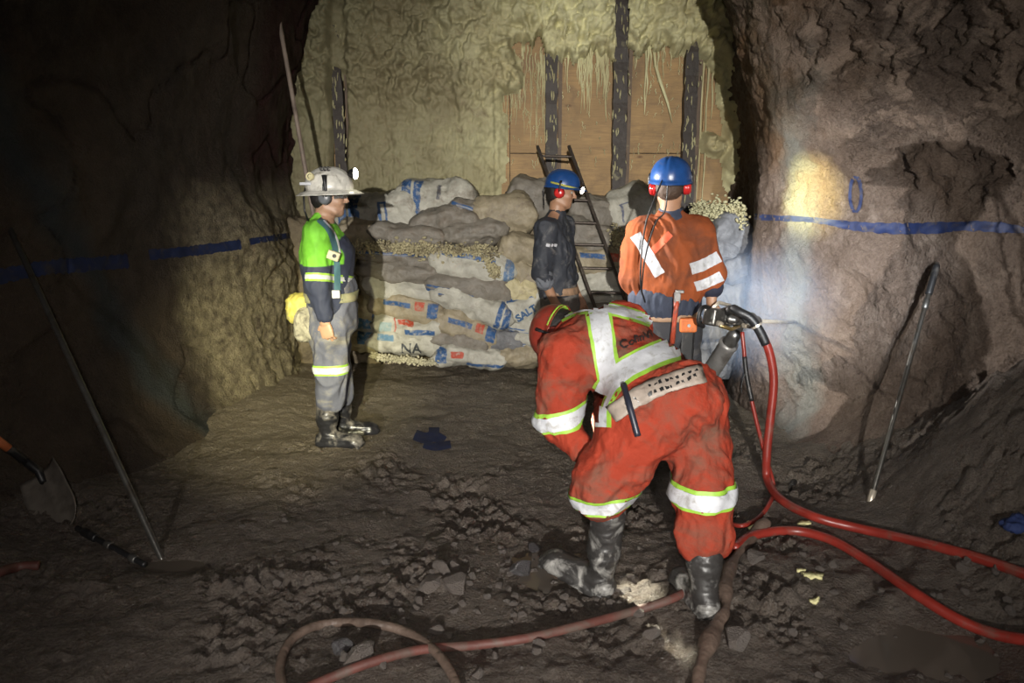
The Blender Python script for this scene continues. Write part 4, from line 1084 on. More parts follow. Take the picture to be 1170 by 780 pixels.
V, F = ring(trA, Q(362, 317, -.23), V3(JA['el'][0]) - V3(JA['sh'][0]), .050); obj('sleeve_lime_band', V, F, M_lime, cA)
V, F = ring(trA, Q(362, 317, -.23), V3(JA['el'][0]) - V3(JA['sh'][0]), .026, off=.007); obj('sleeve_reflective_band', V, F, M_silver, cA)
for s, (x, yy) in enumerate(((379, 420), (384, 420))):
    V, F = ring(ttA, Q(x, yy, (-.10, .11)[s]), (0, 0, 1), .062); obj('knee_lime_band', V, F, M_lime, tA)
    V, F = ring(ttA, Q(x, yy, (-.10, .11)[s]), (0, 0, 1), .038, off=.008); obj('knee_reflective_band', V, F, M_silver, tA)
V, F = ring(ttA, Q(378, 337), (0, 0, 1), .055, 60, .008); solid(obj('belt', V, F, mat('muddy_green_belt', (.22, .22, .13), .7, dirt=(.35, .32, .2), dirt_amt=.4), A), .006, 1)
M_strap = mat('teal_suspender_webbing', (.06, .14, .17), .7)
V, F = camstrip(trA, smoothpix([(364, 251), (377, 266), (384, 298), (385, 334)]), .036, .006, yy=y0 - .6, dist=y0 - .15); obj('suspender', V, F, M_strap, A)
V, F = camstrip(trA, smoothpix([(369, 252), (382, 268), (388, 290)]), .010, .008, yy=y0 - .6, dist=y0 - .15); obj('suspender_edge', V, F, M_silver, A)
mA = Q(381, 292, -.235)
bevel(MB().box(mA, (.075, .03, .055), Matrix.Rotation(.35, 3, 'Y')).build('gas_monitor', mat('cream_plastic', (.55, .50, .35), .4), A), .008)
MB().cyl(mA + Vector((.01, -.02, .0)), mA + Vector((.01, -.024, 0)), .012).build('monitor_button', M_black, A)
bevel(MB().box(Q(384, 336, -.19), (.05, .02, .05)).build('buckle', M_silver, A), .006)
boot(A, an0 + Vector((-.02, 0, 0)), (1, -.12, 0), V3(JA['kn'][0]) - V3(JA['an'][0]), M_bootblack, .34)
boot(A, an1 + Vector((0, 0, 0)), (1, .15, 0), V3(JA['kn'][1]) - V3(JA['an'][1]), M_bootblack, .34)
hA = helmet(A, JA['head'], (1, -.03, .03), (-.02, 0, 1), M_whitehat, True, 1.08)
hair(A, JA['head'], JA['hf'], JA['hu'])
muffs(A, JA['head'], JA['hf'], JA['hu'], mat('grey_muff_shell', (.14, .15, .16), .35, bump=None))
hc = V3(JA['head'])
lamp(hA, hc + V3((.150, -.01, .135)), (1, -.12, -.02), on=1, energy=60, size=80, color=(1, .95, .80), tgt=(2.3, 4.3, 1.25), r=.034)
spot('cap_lamp_beam', hc + V3((.19, -.012, .135)), (2.05, 4.80, 1.15), 500, 45, .5, (1, .97, .93), .012)
MB().cyl(hc + V3((-.085, -.10, .115)), hc + V3((-.09, -.117, .118)), .024, n=24).build('round_decal', mat('cream_decal', (.75, .68, .40), .4), hA)
MB().tube([hc + V3((-.085 + .013 * math.cos(q), -.118, .118 + .013 * math.sin(q))) for q in np.linspace(0, 6.3, 16)], .0018, 6).build('decal_ring', M_black, hA)
MB().tube([hc + V3((.0, -.119, .125)), hc + V3((.004, -.127, .08)), hc + V3((.008, -.132, .04)), hc + V3((.006, -.125, .0))], [.016, .012, .008, .008], 8).build('muff_bracket', M_black, hA, flat=False)
bevel(MB().box(hc + V3((-.12, -.098, .075)), (.07, .012, .018)).build('white_clip', M_silver, hA), .004)
lm = MB()
for a in range(3): lm.tube([hc + V3((.0 + .021 * (a - 1) + .008 * math.cos(q), -.098, .163 + .012 * math.sin(q))) for q in np.linspace(.6, 5.8, 10)], .003, 6)
lm.build('crest_marks', M_black, hA)
gl = [hc + V3((.100 * math.cos(q), .078 * math.sin(q), .004)) for q in np.linspace(-1.2, 1.2, 18)]
n = NT('safety_lens'); n.set('Base_Color', (.8, .85, .85)).set('Roughness', .05).set('Transmission_Weight', .9).set('IOR', 1.1)
V = []; F = []
for i, p in enumerate(gl): V += [p + V3((.008, 0, .016)), p + V3((.004, 0, -.018))]
F = [(2 * i, 2 * i + 2, 2 * i + 3, 2 * i + 1) for i in range(len(gl) - 1)]
solid(obj('safety_glasses', V, F, n.m, A), .0015)
MB().tube([Q(349, 214, -.05), Q(347, 225, -.1), Q(348, 240, -.12), Q(352, 252, -.1)], .006, 8).build('lamp_cord', M_black, A, flat=False)
# pouches on his hip
def pouch(name, px, py, dy, sz, mt, label, seed, straps=True):
    c = V3(Q(px, py, dy)); v = Vol(c - .2, c + .2, .006)
    v.ell(c, (sz[0], sz[1], sz[2]), None, .02, p=3); v.ell(c + V3((0, 0, sz[2] * .75)), (sz[0] * .8, sz[1] * .9, sz[2] * .4), None, .03)
    V, F = v.mesh(); V = wrinkle(V, F, .012, 13, seed)
    o = obj(name, V, F, mt, None, loc=tuple(c)); tag(o, label, 'pouch')
    if straps: MB().tube([c + V3((.03, -.0, sz[2])), c + V3((.07, .0, sz[2] + .05)), c + V3((.09, .03, sz[2] + .09))], .008, 8).build('carry_strap', M_black, o, flat=False)
    return o
pouch('rolled_bag', 343, 354, -.06, (.075, .07, .085), mat('yellow_work_cloth', (.48, .42, .09), .7, dirt=(.35, .33, .25), dirt_amt=.5, dscale=9), 'yellow and cream work bag hanging behind the hip of the lime-shirted person', 4)
pouch('tool_pouch', 350, 372, -.12, (.068, .06, .095), mat('mottled_canvas', (.30, .28, .21), .8, dirt=(.07, .06, .05), dirt_amt=.55, dscale=18), 'mottled grey canvas pouch on the hip below the yellow bag', 8)

# ---------- worker in dark shirt and blue helmet by the ladder
g = G(640, 452); y0 = g.y
Q = lambda px, py, dy=0.0: P(px, py, y0 + dy)
C_ = thing('person', (g.x, y0, g.z), 'person in dark navy shirt with rolled sleeves and blue helmet beside the ladder', 'person')
ga, gb = Vector((Q(634, 450).x, y0 - .11, 0)), Vector((Q(648, 450).x, y0 + .10, 0))
for q in (ga, gb): q.z = FH(q.x, q.y)
JC = dict(pelvis=Q(640, 345), chest=Q(634, 280), neck=Q(636, 246), head=Q(642, 219), hf=(1, -.22, -.16), hu=(.14, 0, 1),
          sh=[Q(624, 262, -.17), Q(644, 258, .17)], el=[Q(619, 312, -.22), Q(648, 310, .22)], wr=[Q(634, 346, -.20), Q(660, 338, .16)],
          hip=[Q(638, 352, -.09), Q(642, 352, .09)], kn=[Q(638, 400, -.1), Q(646, 398, .1)], an=[ga + Vector((0, 0, .09)), gb + Vector((0, 0, .09))],
          hand=[((.5, .1, -.85), (.2, 1, .1), -1, .7), ((.4, 0, -.9), (0, -1, 0), 1, .6)])
body(C_, JC, SKIN1)
M_darkshirt = mat('faded_black_navy_shirt', (.028, .032, .042), .7, dirt=(.16, .155, .15), dirt_amt=.42, dscale=9, bump=(40, .5, .005))
v = Vol((g.x - .42, y0 - .42, .7), (g.x + .42, y0 + .42, 1.75), .008); lat = unit((.12, 1, 0))
v.cap(Q(637, 330), Q(634, 285), .145, .145, .03, lat=lat, w=(.19, .2)); v.cap(Q(634, 285), Q(634, 262), .145, .085, .05, lat=lat, w=(.2, .19))
v.cap(Q(632, 264), Q(636, 249), .115, .072, .05); v.cap(JC['sh'][0], JC['sh'][1], .075, .075, .05)
for s in (0, 1):
    el = V3(JC['el'][s]); v.cap(JC['sh'][s], el, .078, .066, .04); wv = el + unit(V3(JC['wr'][s]) - el) * .05; v.cap(el, wv, .066, .064, .02)
cC = cloth('work_shirt', v, M_darkshirt, C_, .012, 8, 23)
trC = bvh(cC)
el = V3(JC['el'][0]); ax = unit(V3(JC['wr'][0]) - el)
cu = Vol(el - .15, el + .15, .006); cu.cap(el + ax * .035, el + ax * .065, .071, .070, .01); V, F = cu.mesh(); obj('rolled_cuff', wrinkle(V, F, .006, 18, 2), F, mat('pale_cuff_lining', (.13, .14, .16), .8), cC)
M_pants = mat('dirty_grey_trousers', (.115, .105, .095), .8, dirt=(.26, .235, .20), dirt_amt=.4, dscale=6, bump=(40, .5, .006))
v = Vol((g.x - .42, y0 - .42, .02), (g.x + .42, y0 + .42, 1.15), .009)
v.cap(Q(638, 330), Q(640, 348), .142, .150, .03, lat=lat, w=(.18, .185))
for s in (0, 1): v.cap(JC['hip'][s], JC['kn'][s], .11, .09, .05); v.cap(JC['kn'][s], V3(JC['an'][s]) + V3((0, 0, .14)), .09, .082, .03)
tC = cloth('trousers', v, M_pants, C_, .009, 8, 29)
V, F = ring(bvh(tC), Q(638, 330), (0, 0, 1), .055, 60, .008); solid(obj('belt', V, F, M_tan, C_), .006, 1)
# collar
v = Vol(V3(JC['neck']) - .14, V3(JC['neck']) + .14, .006); nk = V3(JC['neck']); v.cap(nk + V3((-.01, 0, -.035)), nk + V3((.004, 0, .012)), .078, .070, .01); v.cap(nk + V3((0, 0, -.02)), nk + V3((.012, 0, .08)), .060, .060, .004, cut=True)
V, F = v.mesh(); obj('collar', V, F, M_darkshirt, cC)
for x0, x1 in ((624, 628), (629.5, 631.5), (632.5, 636)):
    V, F = camstrip(trC, [(x0, 279.5), (x1, 280.5)], .022, .005, 200, yy=y0 - .6, dist=y0 - .2); obj('sleeve_print', V, F, M_silver, cC)
boot(C_, ga, (1, -.15, 0), (0, 0, 1), M_bootblack, .30); boot(C_, gb, (1, .1, 0), (0, 0, 1), M_bootblack, .30)
hC = helmet(C_, V3(JC['head']) + V3((0, 0, .008)), (1, -.22, -.10), (.10, 0, 1), M_bluehat, False, .98)
hair(C_, JC['head'], JC['hf'], JC['hu']); muffs(C_, JC['head'], JC['hf'], JC['hu'], M_red, 1.0)
hc = V3(JC['head']); f, l, u = frame(JC['hf'], JC['hu'])
lamp(hC, hc + f * .142 + u * .035 - l * .02, f - u * .12 - l * .3, on=1, energy=5, size=90, color=(1, .93, .72), tgt=(1.6, 4.6, .9), r=.026)
trWall = bvh(wall_right)
for py_t, e_t, s_t in ((352, 110, 8), (400, 70, 7), (385, 150, 34)):
    spot('cap_lamp_beam', hc + f * .185 + u * .032 - l * .05, trWall.ray_cast(CAMP, ray(905, py_t))[0], e_t, s_t, 1.0, (.90, .95, 1), .01)
MB().tube([hc + f * .135 * math.cos(q) + l * .115 * math.sin(q) + u * (.05 - .012 * math.cos(q)) for q in np.linspace(-2.2, .2, 16)], .008, 8).build('lamp_band', mat('yellow_band', (.45, .42, .08), .5), hC, flat=False)
MB().tube([hc - f * .13 + u * .04, hc - f * .145 - u * .02, hc - f * .12 - u * .12], .006, 8).build('lamp_cord', M_black, hC, flat=False)

# ---------- worker in orange shirt, back to us, at the drill
y0 = 4.42
g = Vector((Q(765, 500).x, y0, 0)); g = Vector((P(768, 400, y0).x, y0, 0)); g.z = FH(g.x, g.y)
Q = lambda px, py, dy=0.0: P(px, py, y0 + dy)
O_ = thing('person', (g.x, y0, g.z), 'person in orange shirt and blue helmet seen from behind, working the rock drill', 'person')
ga, gb = Vector((Q(744, 420).x, y0 + .02, 0)), Vector((Q(786, 420).x, y0 - .05, 0))
for q in (ga, gb): q.z = FH(q.x, q.y)
fO = (.22, .97, 0); latO = unit((.97, -.22, 0))
JO = dict(pelvis=Q(760, 362), chest=Q(764, 288), neck=Q(766, 247), head=Q(766, 213), hf=(.30, .95, -.12), hu=(0, .10, 1),
          sh=[Q(732, 268, .03), Q(800, 268, -.03)], el=[Q(722, 318, .05), Q(813, 316, -.08)], wr=[Q(745, 345, .30), Q(813, 346, -.12)],
          hip=[Q(745, 372, .02), Q(779, 372, -.02)], kn=[Q(744, 440, .05), Q(784, 440, .0)], an=[ga + Vector((0, 0, .09)), gb + Vector((0, 0, .09))],
          hand=[((.6, .6, -.3), (0, 0, -1), 1, .8), ((.25, .25, -.9), (.6, .5, -.1), 1, .7)])
body(O_, JO, SKIN1)
def oshirt(n, col):
    x, y, z = n.xyz()
    m = n.band(z, -9, .955, .006)
    return n.mix(m, col, (.040, .052, .085))
M_oshirt = mat('worn_orange_shirt', (.27, .068, .022), .85, spec=.2, dirt=(.13, .045, .024), dirt_amt=.6, dscale=4, extra=oshirt, bump=(36, .5, .006))
v = Vol((g.x - .45, y0 - .45, .7), (g.x + .50, y0 + .5, 1.75), .008)
v.cap(Q(760, 338), Q(764, 290), .135, .150, .03, lat=latO, w=(.195, .215)); v.cap(Q(764, 290), Q(766, 266), .145, .085, .06, lat=latO, w=(.21, .17))
v.cap(Q(762, 322), Q(763, 300), .155, .16, .03, lat=latO, w=(.235, .24))
v.cap(Q(766, 266), Q(766, 250), .11, .074, .06)
v.cap(Q(740, 264), Q(793, 264), .075, .075, .05)
for s in (0, 1):
    el = V3(JO['el'][s]); v.cap(JO['sh'][s], el, .086, .074, .05)
v.cap(JO['el'][0], V3(JO['el'][0]) * .3 + V3(JO['wr'][0]) * .7, .072, .05, .03)
v.cap(JO['el'][1], V3(JO['el'][1]) * .75 + V3(JO['wr'][1]) * .25, .072, .066, .03)
cO = cloth('work_shirt', v, M_oshirt, O_, .016, 6.5, 43, (1, 1, .5))
trO = bvh(cO)
nk = V3(JO['neck']); v = Vol(nk - .14, nk + .14, .006); v.cap(nk + V3((0, .0, -.012)), nk + V3((0, .005, .016)), .086, .074, .01); v.cap(nk + V3((0, .0, -.01)), nk + V3((0, .01, .09)), .062, .062, .004, cut=True)
V, F = v.mesh(); obj('collar', V, F, mat('navy_collar', (.03, .04, .07), .8), cO)
dO = (0, 1, 0)
V, F = camstrip(trO, smoothpix([(726, 268), (740, 290), (754, 314)]), .062, .006, yy=y0 - .7, dist=y0 - .15); obj('reflective_back_stripe', V, F, M_silver, cO)
V, F = camstrip(trO, [(744, 289), (766, 267)], .040, .003, yy=y0 - .7, dist=y0 - .15); obj('faded_red_patch', V, F, mat('faded_red', (.55, .08, .03), .7, dirt=(.42, .12, .05), dirt_amt=.6), cO)
ax = V3(JO['el'][1]) - V3(JO['sh'][1])
for pix, w in (([(789, 307), (804, 302), (821, 293)], .066), ([(794, 327), (808, 323), (824, 315)], .056)):
    V, F = camstrip(trO, smoothpix(pix), w, .007, 120, 5, y0 - .8, y0 - .15); obj('sleeve_reflective_band', V, F, M_silver, cO)
a = V3(JO['el'][1]); b = V3(JO['wr'][1]); v = Vol(a - .2, a + .2, .006); v.cap(a * .85 + b * .15, a * .60 + b * .40, .070, .066, .01); V, F = v.mesh()
obj('navy_cuff', wrinkle(V, F, .004, 15, 2), F, mat('navy_cuff_cloth', (.018, .02, .04), .8), cO)
M_dark = mat('dark_work_trousers', (.035, .036, .042), .8, dirt=(.17, .16, .15), dirt_amt=.4, dscale=5, bump=(40, .5, .006))
v = Vol((g.x - .45, y0 - .4, .02), (g.x + .45, y0 + .4, 1.2), .009)
v.cap(Q(759, 343), Q(760, 365), .128, .135, .03, lat=latO, w=(.185, .19)); v.ell(Q(762, 380, -.04), (.17, .13, .13), None, .04)
for s in (0, 1): v.cap(JO['hip'][s], JO['kn'][s], .108, .088, .05); v.cap(JO['kn'][s], V3(JO['an'][s]) + V3((0, 0, .14)), .088, .080, .03)
tO = cloth('trousers', v, M_dark, O_, .009, 8, 49); trT = bvh(tO)
V, F = ring(trT, Q(759, 357), (0, 0, 1), .060, 60, .008); bO = solid(obj('belt', V, F, M_tan, O_), .008, 1)
v = Vol(V3(Q(760, 342)) - .3, V3(Q(760, 342)) + .3, .008); v.cap(Q(759, 339), Q(759, 347), .155, .155, .01, lat=latO, w=(.215, .215))
V, F = v.mesh(); obj('gathered_waistband', wrinkle(V, F, .006, 22, 8, (1, 1, .15)), F, mat('blue_black_waistband', (.028, .036, .060), .8, bump=(50, .6, .006)), cO)
boot(O_, ga, (.2, 1, 0), (0, 0, 1), M_bootblack, .30); boot(O_, gb, (.35, .95, 0), (0, 0, 1), M_bootblack, .30)
hO = helmet(O_, V3(JO['head']) + V3((0, 0, .006)), (.3, .95, .10), (0, -.06, 1), M_bluehat, False, 1.02)
hair(O_, JO['head'], JO['hf'], JO['hu'], (.094, .080, .085), mt=mat('cropped_brown_hair', (.06, .035, .022), .7, bump=(90, .8, .004))); muffs(O_, JO['head'], JO['hf'], JO['hu'], M_red, 1.0)
hc = V3(JO['head']); f, l, u = frame(JO['hf'], JO['hu'])
lamp(hO, hc + f * .15 + u * .09, f, on=1, energy=420, size=34, color=(1, .92, .40), tgt=trWall.ray_cast(CAMP, ray(926, 222))[0])
MB().tube([hc - f * .128 * math.cos(q) + l * .112 * math.sin(q) + u * .038 for q in np.linspace(-1.5, 1.5, 18)], .009, 8).build('rear_strap', M_black, hO, flat=False)
bevel(MB().box(hc - f * .128 + u * .03, (.05, .03, .035), Matrix((l, -f, u)).transposed()).build('cord_clip', M_black, hO), .006)
cp = [hc - f * .135 + l * .03 + u * .03] + [V3(P(x, yy, y0 - d)) for x, yy, d in ((746, 232, .17), (738, 255, .19), (733, 290, .23), (732, 325, .22), (737, 345, .17))]
MB().tube(curve_pts(cp, 8), .005, 6).build('lamp_cord', M_black, O_, flat=False)
cp = [hc - f * .135 + u * .02] + [V3(P(x, yy, y0 - d)) for x, yy, d in ((760, 240, .15), (750, 253, .17), (742, 275, .20), (736, 300, .23), (733, 330, .22))]
MB().tube(curve_pts(cp, 8), .0045, 6).build('ear_cord', M_black, O_, flat=False)
# tools on his belt
w0 = V3(P(768, 392, y0 - .22)); w1 = V3(P(774, 338, y0 - .24)); wd = unit(w1 - w0)
wt = thing('pipe_wrench', tuple(w0), 'worn red pipe wrench pushed through the belt of the orange-shirted person', 'wrench')
M_redtool = mat('chipped_red_steel', (.42, .07, .035), .45, dirt=(.10, .08, .07), dirt_amt=.5, dscale=25)
MB().tube([w0, w0 * .6 + w1 * .4, w0 * .3 + w1 * .7, w1 * .9 + w0 * .1], [.016, .013, .014, .018], 10).build('handle', M_redtool, wt, flat=False)
bevel(MB().box(w1 + V3((.0, 0, -.01)), (.035, .025, .06)).box(w1 + V3((.012, 0, .025)), (.05, .022, .018)).build('jaw', mat('grey_tool_steel', (.3, .29, .28), .4, .8), wt), .004)
hp = V3(P(786, 371, y0 - .16))
ho = thing('tool_holster', tuple(hp), 'orange and black tool holster on the right hip below the orange shirt', 'holster')
bevel(MB().box(hp, (.10, .05, .085)).build('flap', mat('orange_nylon', (.62, .16, .04), .6, dirt=(.2, .1, .06), dirt_amt=.3), ho), .012, 3)
bevel(MB().box(hp + V3((.0, .012, -.12)), (.085, .045, .20)).build('sheath', M_black, ho), .015, 3)
MB().lathe(hp + V3((0, -.02, .0)), hp + V3((0, -.031, 0)), [(0, .011), (1, .009)], 14).build('snap', M_silver, ho)

# ---------- worker in red-orange coveralls, bent over in front
cB = G(735, 690); 
B_ = thing('person', (cB.x, cB.y, cB.z), 'person in muddy red-orange coveralls bent forward in the foreground, hands down by the knee', 'person')
kL, kR = P(690, 556, 2.84), P(802, 565, 2.80)
gL = G(677, 676); gR = G(804, 697)
latB = unit((.76, .62, .16))
JB = dict(pelvis=P(768, 452, 2.96), chest=P(688, 396, 3.24), neck=P(658, 380, 3.40), head=P(641, 382, 3.53), hf=(-.25, -.05, -1), hu=(-.80, .45, -.10),
          sh=[P(646, 410, 3.14), P(712, 374, 3.42)], el=[P(637, 478, 3.12), P(700, 440, 3.5)], wr=[P(668, 518, 2.98), P(690, 500, 3.25)],
          hip=[P(738, 470, 2.90), P(790, 462, 2.97)], kn=[kL, kR], an=[gL + Vector((.035, 0, .14)), gR + Vector((0, 0, .10))],
          hand=[((.5, -.05, -.75), (.5, .5, .2), 1, .5), ((.1, -.6, -.7), (-.2, -.7, .2), -1, .5)])
body(B_, JB, SKIN2)
M_cover = mat('mud_stained_red_orange_coverall', (.265, .034, .016), .85, dirt=(.13, .062, .042), dirt_amt=.62, dscale=4, bump=(24, .8, .012), vary=.2, spec=.2)
pts = np.array([V3(JB[q]) for q in ('pelvis', 'neck')] + [V3(p) for q in ('el', 'wr', 'hip', 'kn') for p in JB[q]])
v = Vol(pts.min(0) - .35, pts.max(0) + .3, .008)
pv, ch, nk = V3(JB['pelvis']), V3(JB['chest']), V3(JB['neck'])
wa = pv * .62 + ch * .38
v.cap(wa, ch, .130, .150, .04, lat=latB, w=(.175, .205)); v.cap(pv, wa, .140, .130, .05, lat=latB, w=(.175, .175))
v.cap(ch, nk, .14, .08, .06, lat=latB, w=(.19, .10)); v.cap(JB['sh'][0], JB['sh'][1], .098, .09, .06)
v.ell(P(783, 458, 2.86), (.14, .14, .15), None, .08); v.ell(P(752, 474, 2.84), (.14, .13, .14), None, .06)
hl, hr = V3(JB['hip'][0]), V3(JB['hip'][1]); k0, k1 = V3(kL), V3(kR)
v.cap(hl, k0, .150, .108, .07); v.cap(k0 + V3((-.01, 0, .03)), k0 + V3((-.02, 0, -.035)), .112, .104, .04)
v.cap(hr, k1, .140, .108, .05); v.cap(k1, V3(gR) + (k1 - V3(gR)) * .64, .108, .108, .04)
v.cap(P(728, 480, 2.87), P(722, 525, 2.84), .13, .10, .06)
for s in (0, 1):
    v.cap(JB['sh'][s], JB['el'][s], .116, .086, .05); v.cap(JB['el'][s], V3(JB['wr'][s]) * .85 + V3(JB['el'][s]) * .15, .074, .046, .03)
V, F = v.mesh()
Vw = wrinkle(V, F, .016, 5.5, 63, (1, 1, .8)); Vw = wrinkle(Vw, F, .006, 15, 66)
cov = obj('coverall', Vw, F, M_cover, B_); trB = bvh(cov)
M_dtape = M_silver
for nm, pix, wL, wS in (('waist_tape', [(800, 392), (772, 398), (740, 410), (712, 425), (696, 441), (685, 462), (684, 488)], .105, .078),
                        ('shoulder_tape', [(681, 345), (686, 372), (691, 402), (698, 436)], .100, .074),
                        ('shoulder_tape', [(690, 352), (715, 358), (745, 368), (772, 384), (796, 398)], .050, .034),
                        ('shoulder_tape', [(640, 362), (655, 355), (670, 352), (684, 353)], .050, .034)):
    sp = smoothpix(pix)
    V, F = camstrip(trB, sp, wL, .004); lt = obj(nm, V, F, M_lime, cov)
    V, F = camstrip(trB, sp, wS, .008); obj('silver_stripe', V, F, M_silver, lt)
for c, ax, w in ((V3(JB['el'][0]) * .93 + V3(JB['sh'][0]) * .07, V3((.30, .05, -1)), .085),
                 (k0 + V3((-.012, 0, -.045)), V3((-.08, 0, 1)), .070), (k1 + V3((-.002, 0, .020)), V3((0, 0, 1)), .088)):
    V, F = ring(trB, c, ax, w, 48, .004, maxr=.17); lt = obj('limb_tape', V, F, M_lime, cov)
    V, F = ring(trB, c, ax, w * .68, 48, .008, maxr=.17); obj('silver_stripe', V, F, M_silver, lt)
text_obj('back_lettering', 'CofinVi', trB, P(707, 402, 2.5), P(748, 386, 2.5) - P(707, 402, 2.5), P(701, 386, 2.5) - P(707, 402, 2.5) , ray(727, 392), .046, mat('black_lettering', (.02, .015, .015), .6, bump=None), cov, .011, .0010, back=.1)
V, F = camstrip(trB, smoothpix([(701, 474), (722, 459), (750, 444), (778, 435), (802, 428)]), .070, .008); belt = solid(obj('studded_belt', V, F, mat('worn_grey_leather', (.30, .25, .21), .55, dirt=(.13, .10, .08), dirt_amt=.45, dscale=16), B_), .008, 1)
for i in range(9):
    for s in (-1, 1):
        t = (i + .5) / 9; x = 740 + 56 * t; yv = 449 - 21 * t + s * 3.6 + (1.5 * math.sin(t * 3)) - 1
        V, F = camstrip(trB, [(x - 1.6, yv + .7), (x + 1.6, yv - .7)], .012, .0185, dens=200, nw=2); obj('belt_hole', V, F, M_black, belt)
for x in (718, 727):
    V, F = camstrip(trB, [(x - 1.5, 461 - (x - 718) * .5), (x + 1.5, 460 - (x - 718) * .5)], .014, .019, dens=200, nw=2); obj('belt_stud', V, F, mat('nickel', (.8, .8, .78), .3, .9, bump=None), belt)
rod = [trB.ray_cast(CAMP, P(x, yv, 2.5) - CAMP)[0] for x, yv in ((711, 440), (716, 458), (721, 476), (727, 498))]
rod = [r + Vector((0, -.035, .012)) for r in rod]
ro = MB().tube(curve_pts(rod, 6), .0125, 10).build('rubber_tube', mat('navy_black_rubber', (.02, .022, .035), .4, bump=None), None, flat=False, loc=tuple(rod[0]))
tag(ro, 'short black rubber tube hanging from the studded belt of the bent person', 'tube')
# boots
bl = boot(B_, gL + Vector((.02, -.0, .0)), tuple(G(616, 640, .07) - G(674, 674)), (V3(kL) - V3(gL)) * V3((1, 1, 1)), M_bootpale, .38, (.20, -.16, 1), 1.25)
br = boot(B_, gR + Vector((0, .0, .0)), (-.22, 1, 0), V3(k1) - V3(gR), M_bootpale, .36, (0, 0, 1), 1.08)
# helmet hanging low, earmuff, lime strap
hc = V3(JB['head']); f, l, u = frame(JB['hf'], JB['hu'])
hB = helmet(B_, hc, JB['hf'], JB['hu'], mat('dark_red_helmet_shell', (.20, .028, .018), .35, dirt=(.07, .04, .03), dirt_amt=.5, dscale=14), False, .98)
hair(B_, hc, JB['hf'], JB['hu'])
muffs(B_, hc, JB['hf'], JB['hu'], mat('dark_red_muff', (.15, .02, .015), .4, dirt=(.06, .04, .03), dirt_amt=.5), 1.02)
MB().tube([hc + (l * s_ * .088 + u * a_ + f * b_) for s_, a_, b_ in ((-1, .055, -.09), (-1.1, .03, -.06), (-1.12, .0, -.03), (-1.05, -.04, .0))], .008, 8).build('lime_strap', M_lime, hB, flat=False)
MB().tube([hc - f * .135 * math.cos(q) + l * .11 * math.sin(q) + u * .028 for q in np.linspace(-1.3, 1.3, 14)], .009, 8).build('rear_band', M_lime, hB, flat=False)
lamp(hB, hc + f * .15 + u * .06, f, on=0, energy=0)
spot('cap_lamp_beam', hc + f * .17 + V3((.10, -.02, -.06)), G(742, 702), 260, 20, .5, (1, .95, .74), .012)
# ------------------------------------------------------------------ ladder
M_ladder = mat('rusty_dark_steel', (.075, .060, .050), .5, .6, dirt=(.22, .19, .15), dirt_amt=.35, dscale=20)
def lad(px, py):      # where a pixel meets the leaning plane of the ladder
    d = ray(px, py); t = (5.62 + .556 * CAMZ) / (d.y - .556 * d.z); return Vector((d.x * t, d.y * t, CAMZ + d.z * t))
La, Lb = lad(614, 167), lad(680, 352); Ra, Rb = lad(650, 167), lad(719, 355)
def down(a, b, z=0.0): return a + (b - a) * ((z - a.z) / (b.z - a.z))
Lf, Rf = down(La, Lb), down(Ra, Rb); Lf = down(La, Lb, FH(Lf.x, Lf.y)); Rf = down(Ra, Rb, FH(Rf.x, Rf.y))
t = thing('ladder', tuple((Lf + Rf) / 2), 'dark steel ladder leaning on the sack pile behind the blue-helmeted workers', 'ladder')
for a, b in ((La, Lf), (Ra, Rf)):
    w = (b - a).normalized(); s_ = (Ra - La).normalized(); n_ = w.cross(s_)
    bevel(MB().box((a + b) / 2, ((a - b).length, .026, .040), Matrix((w, s_, n_)).transposed()).build('rail', M_ladder, t), .004)
for py in [178, 203, 228, 254, 279, 306, 334, 362, 392, 422]:
    a = lad(614 + (py - 167) * .357, py); b = lad(650 + (py - 167) * .367, py + 1)
    MB().cyl(a, b, .012, n=10).build('rung', M_ladder, t)
# ------------------------------------------------------------------ drill
M_steel = mat('oily_grey_steel', (.17, .165, .155), .38, .75, dirt=(.07, .06, .05), dirt_amt=.5, dscale=16)
M_pale = mat('pale_worn_steel', (.55, .49, .40), .35, .5, dirt=(.14, .12, .10), dirt_amt=.4, dscale=20)
M_legsteel = mat('grey_dusty_tube', (.27, .26, .25), .42, .45, dirt=(.13, .115, .10), dirt_amt=.45, dscale=9)
h0, h1 = P(806, 361, 4.12), P(866, 367, 4.42)
dd = (h1 - h0).normalized(); L = (h1 - h0).length
t = thing('rock_drill', tuple(h0), 'grey pneumatic rock drill held level against the right wall', 'drill')
up = Vector((0, 0, 1)); sd = dd.cross(up).normalized(); up = sd.cross(dd)
MB().lathe(h0 + dd * L * .25, h0 + dd * L * .78, [(0, .040), (.06, .046), (.12, .040), (.2, .046), (.28, .040), (.36, .046), (.44, .040), (.6, .040), (.64, .050), (.8, .050), (.84, .042), (1, .040)], 20).build('barrel', M_steel, t, flat=False)
bevel(MB().box(h0 + dd * L * .16, (.11, .085, .10), Matrix((dd, sd, up)).transposed()).build('back_head', M_steel, t), .014, 3)
MB().lathe(h0 + dd * L * .78, h0 + dd * L * 1.02, [(0, .046), (.3, .050), (.5, .034), (.8, .034), (1, .024)], 16).build('chuck', M_steel, t, flat=False)
hp = [h0 + dd * .02 + up * .05, h0 - dd * .03 + up * .05, h0 - dd * .055 + up * .02, h0 - dd * .05 - up * .04, h0 + dd * .0 - up * .06]
MB().tube(curve_pts(hp, 6), .012, 8).build('handle', M_black, t, flat=False)
MB().tube([h0 + dd * .06 + up * .05, h0 + dd * .10 + up * .085, h0 + dd * .17 + up * .075 + sd * .03], .011, 8).build('throttle_lever', M_pale, t, flat=False)
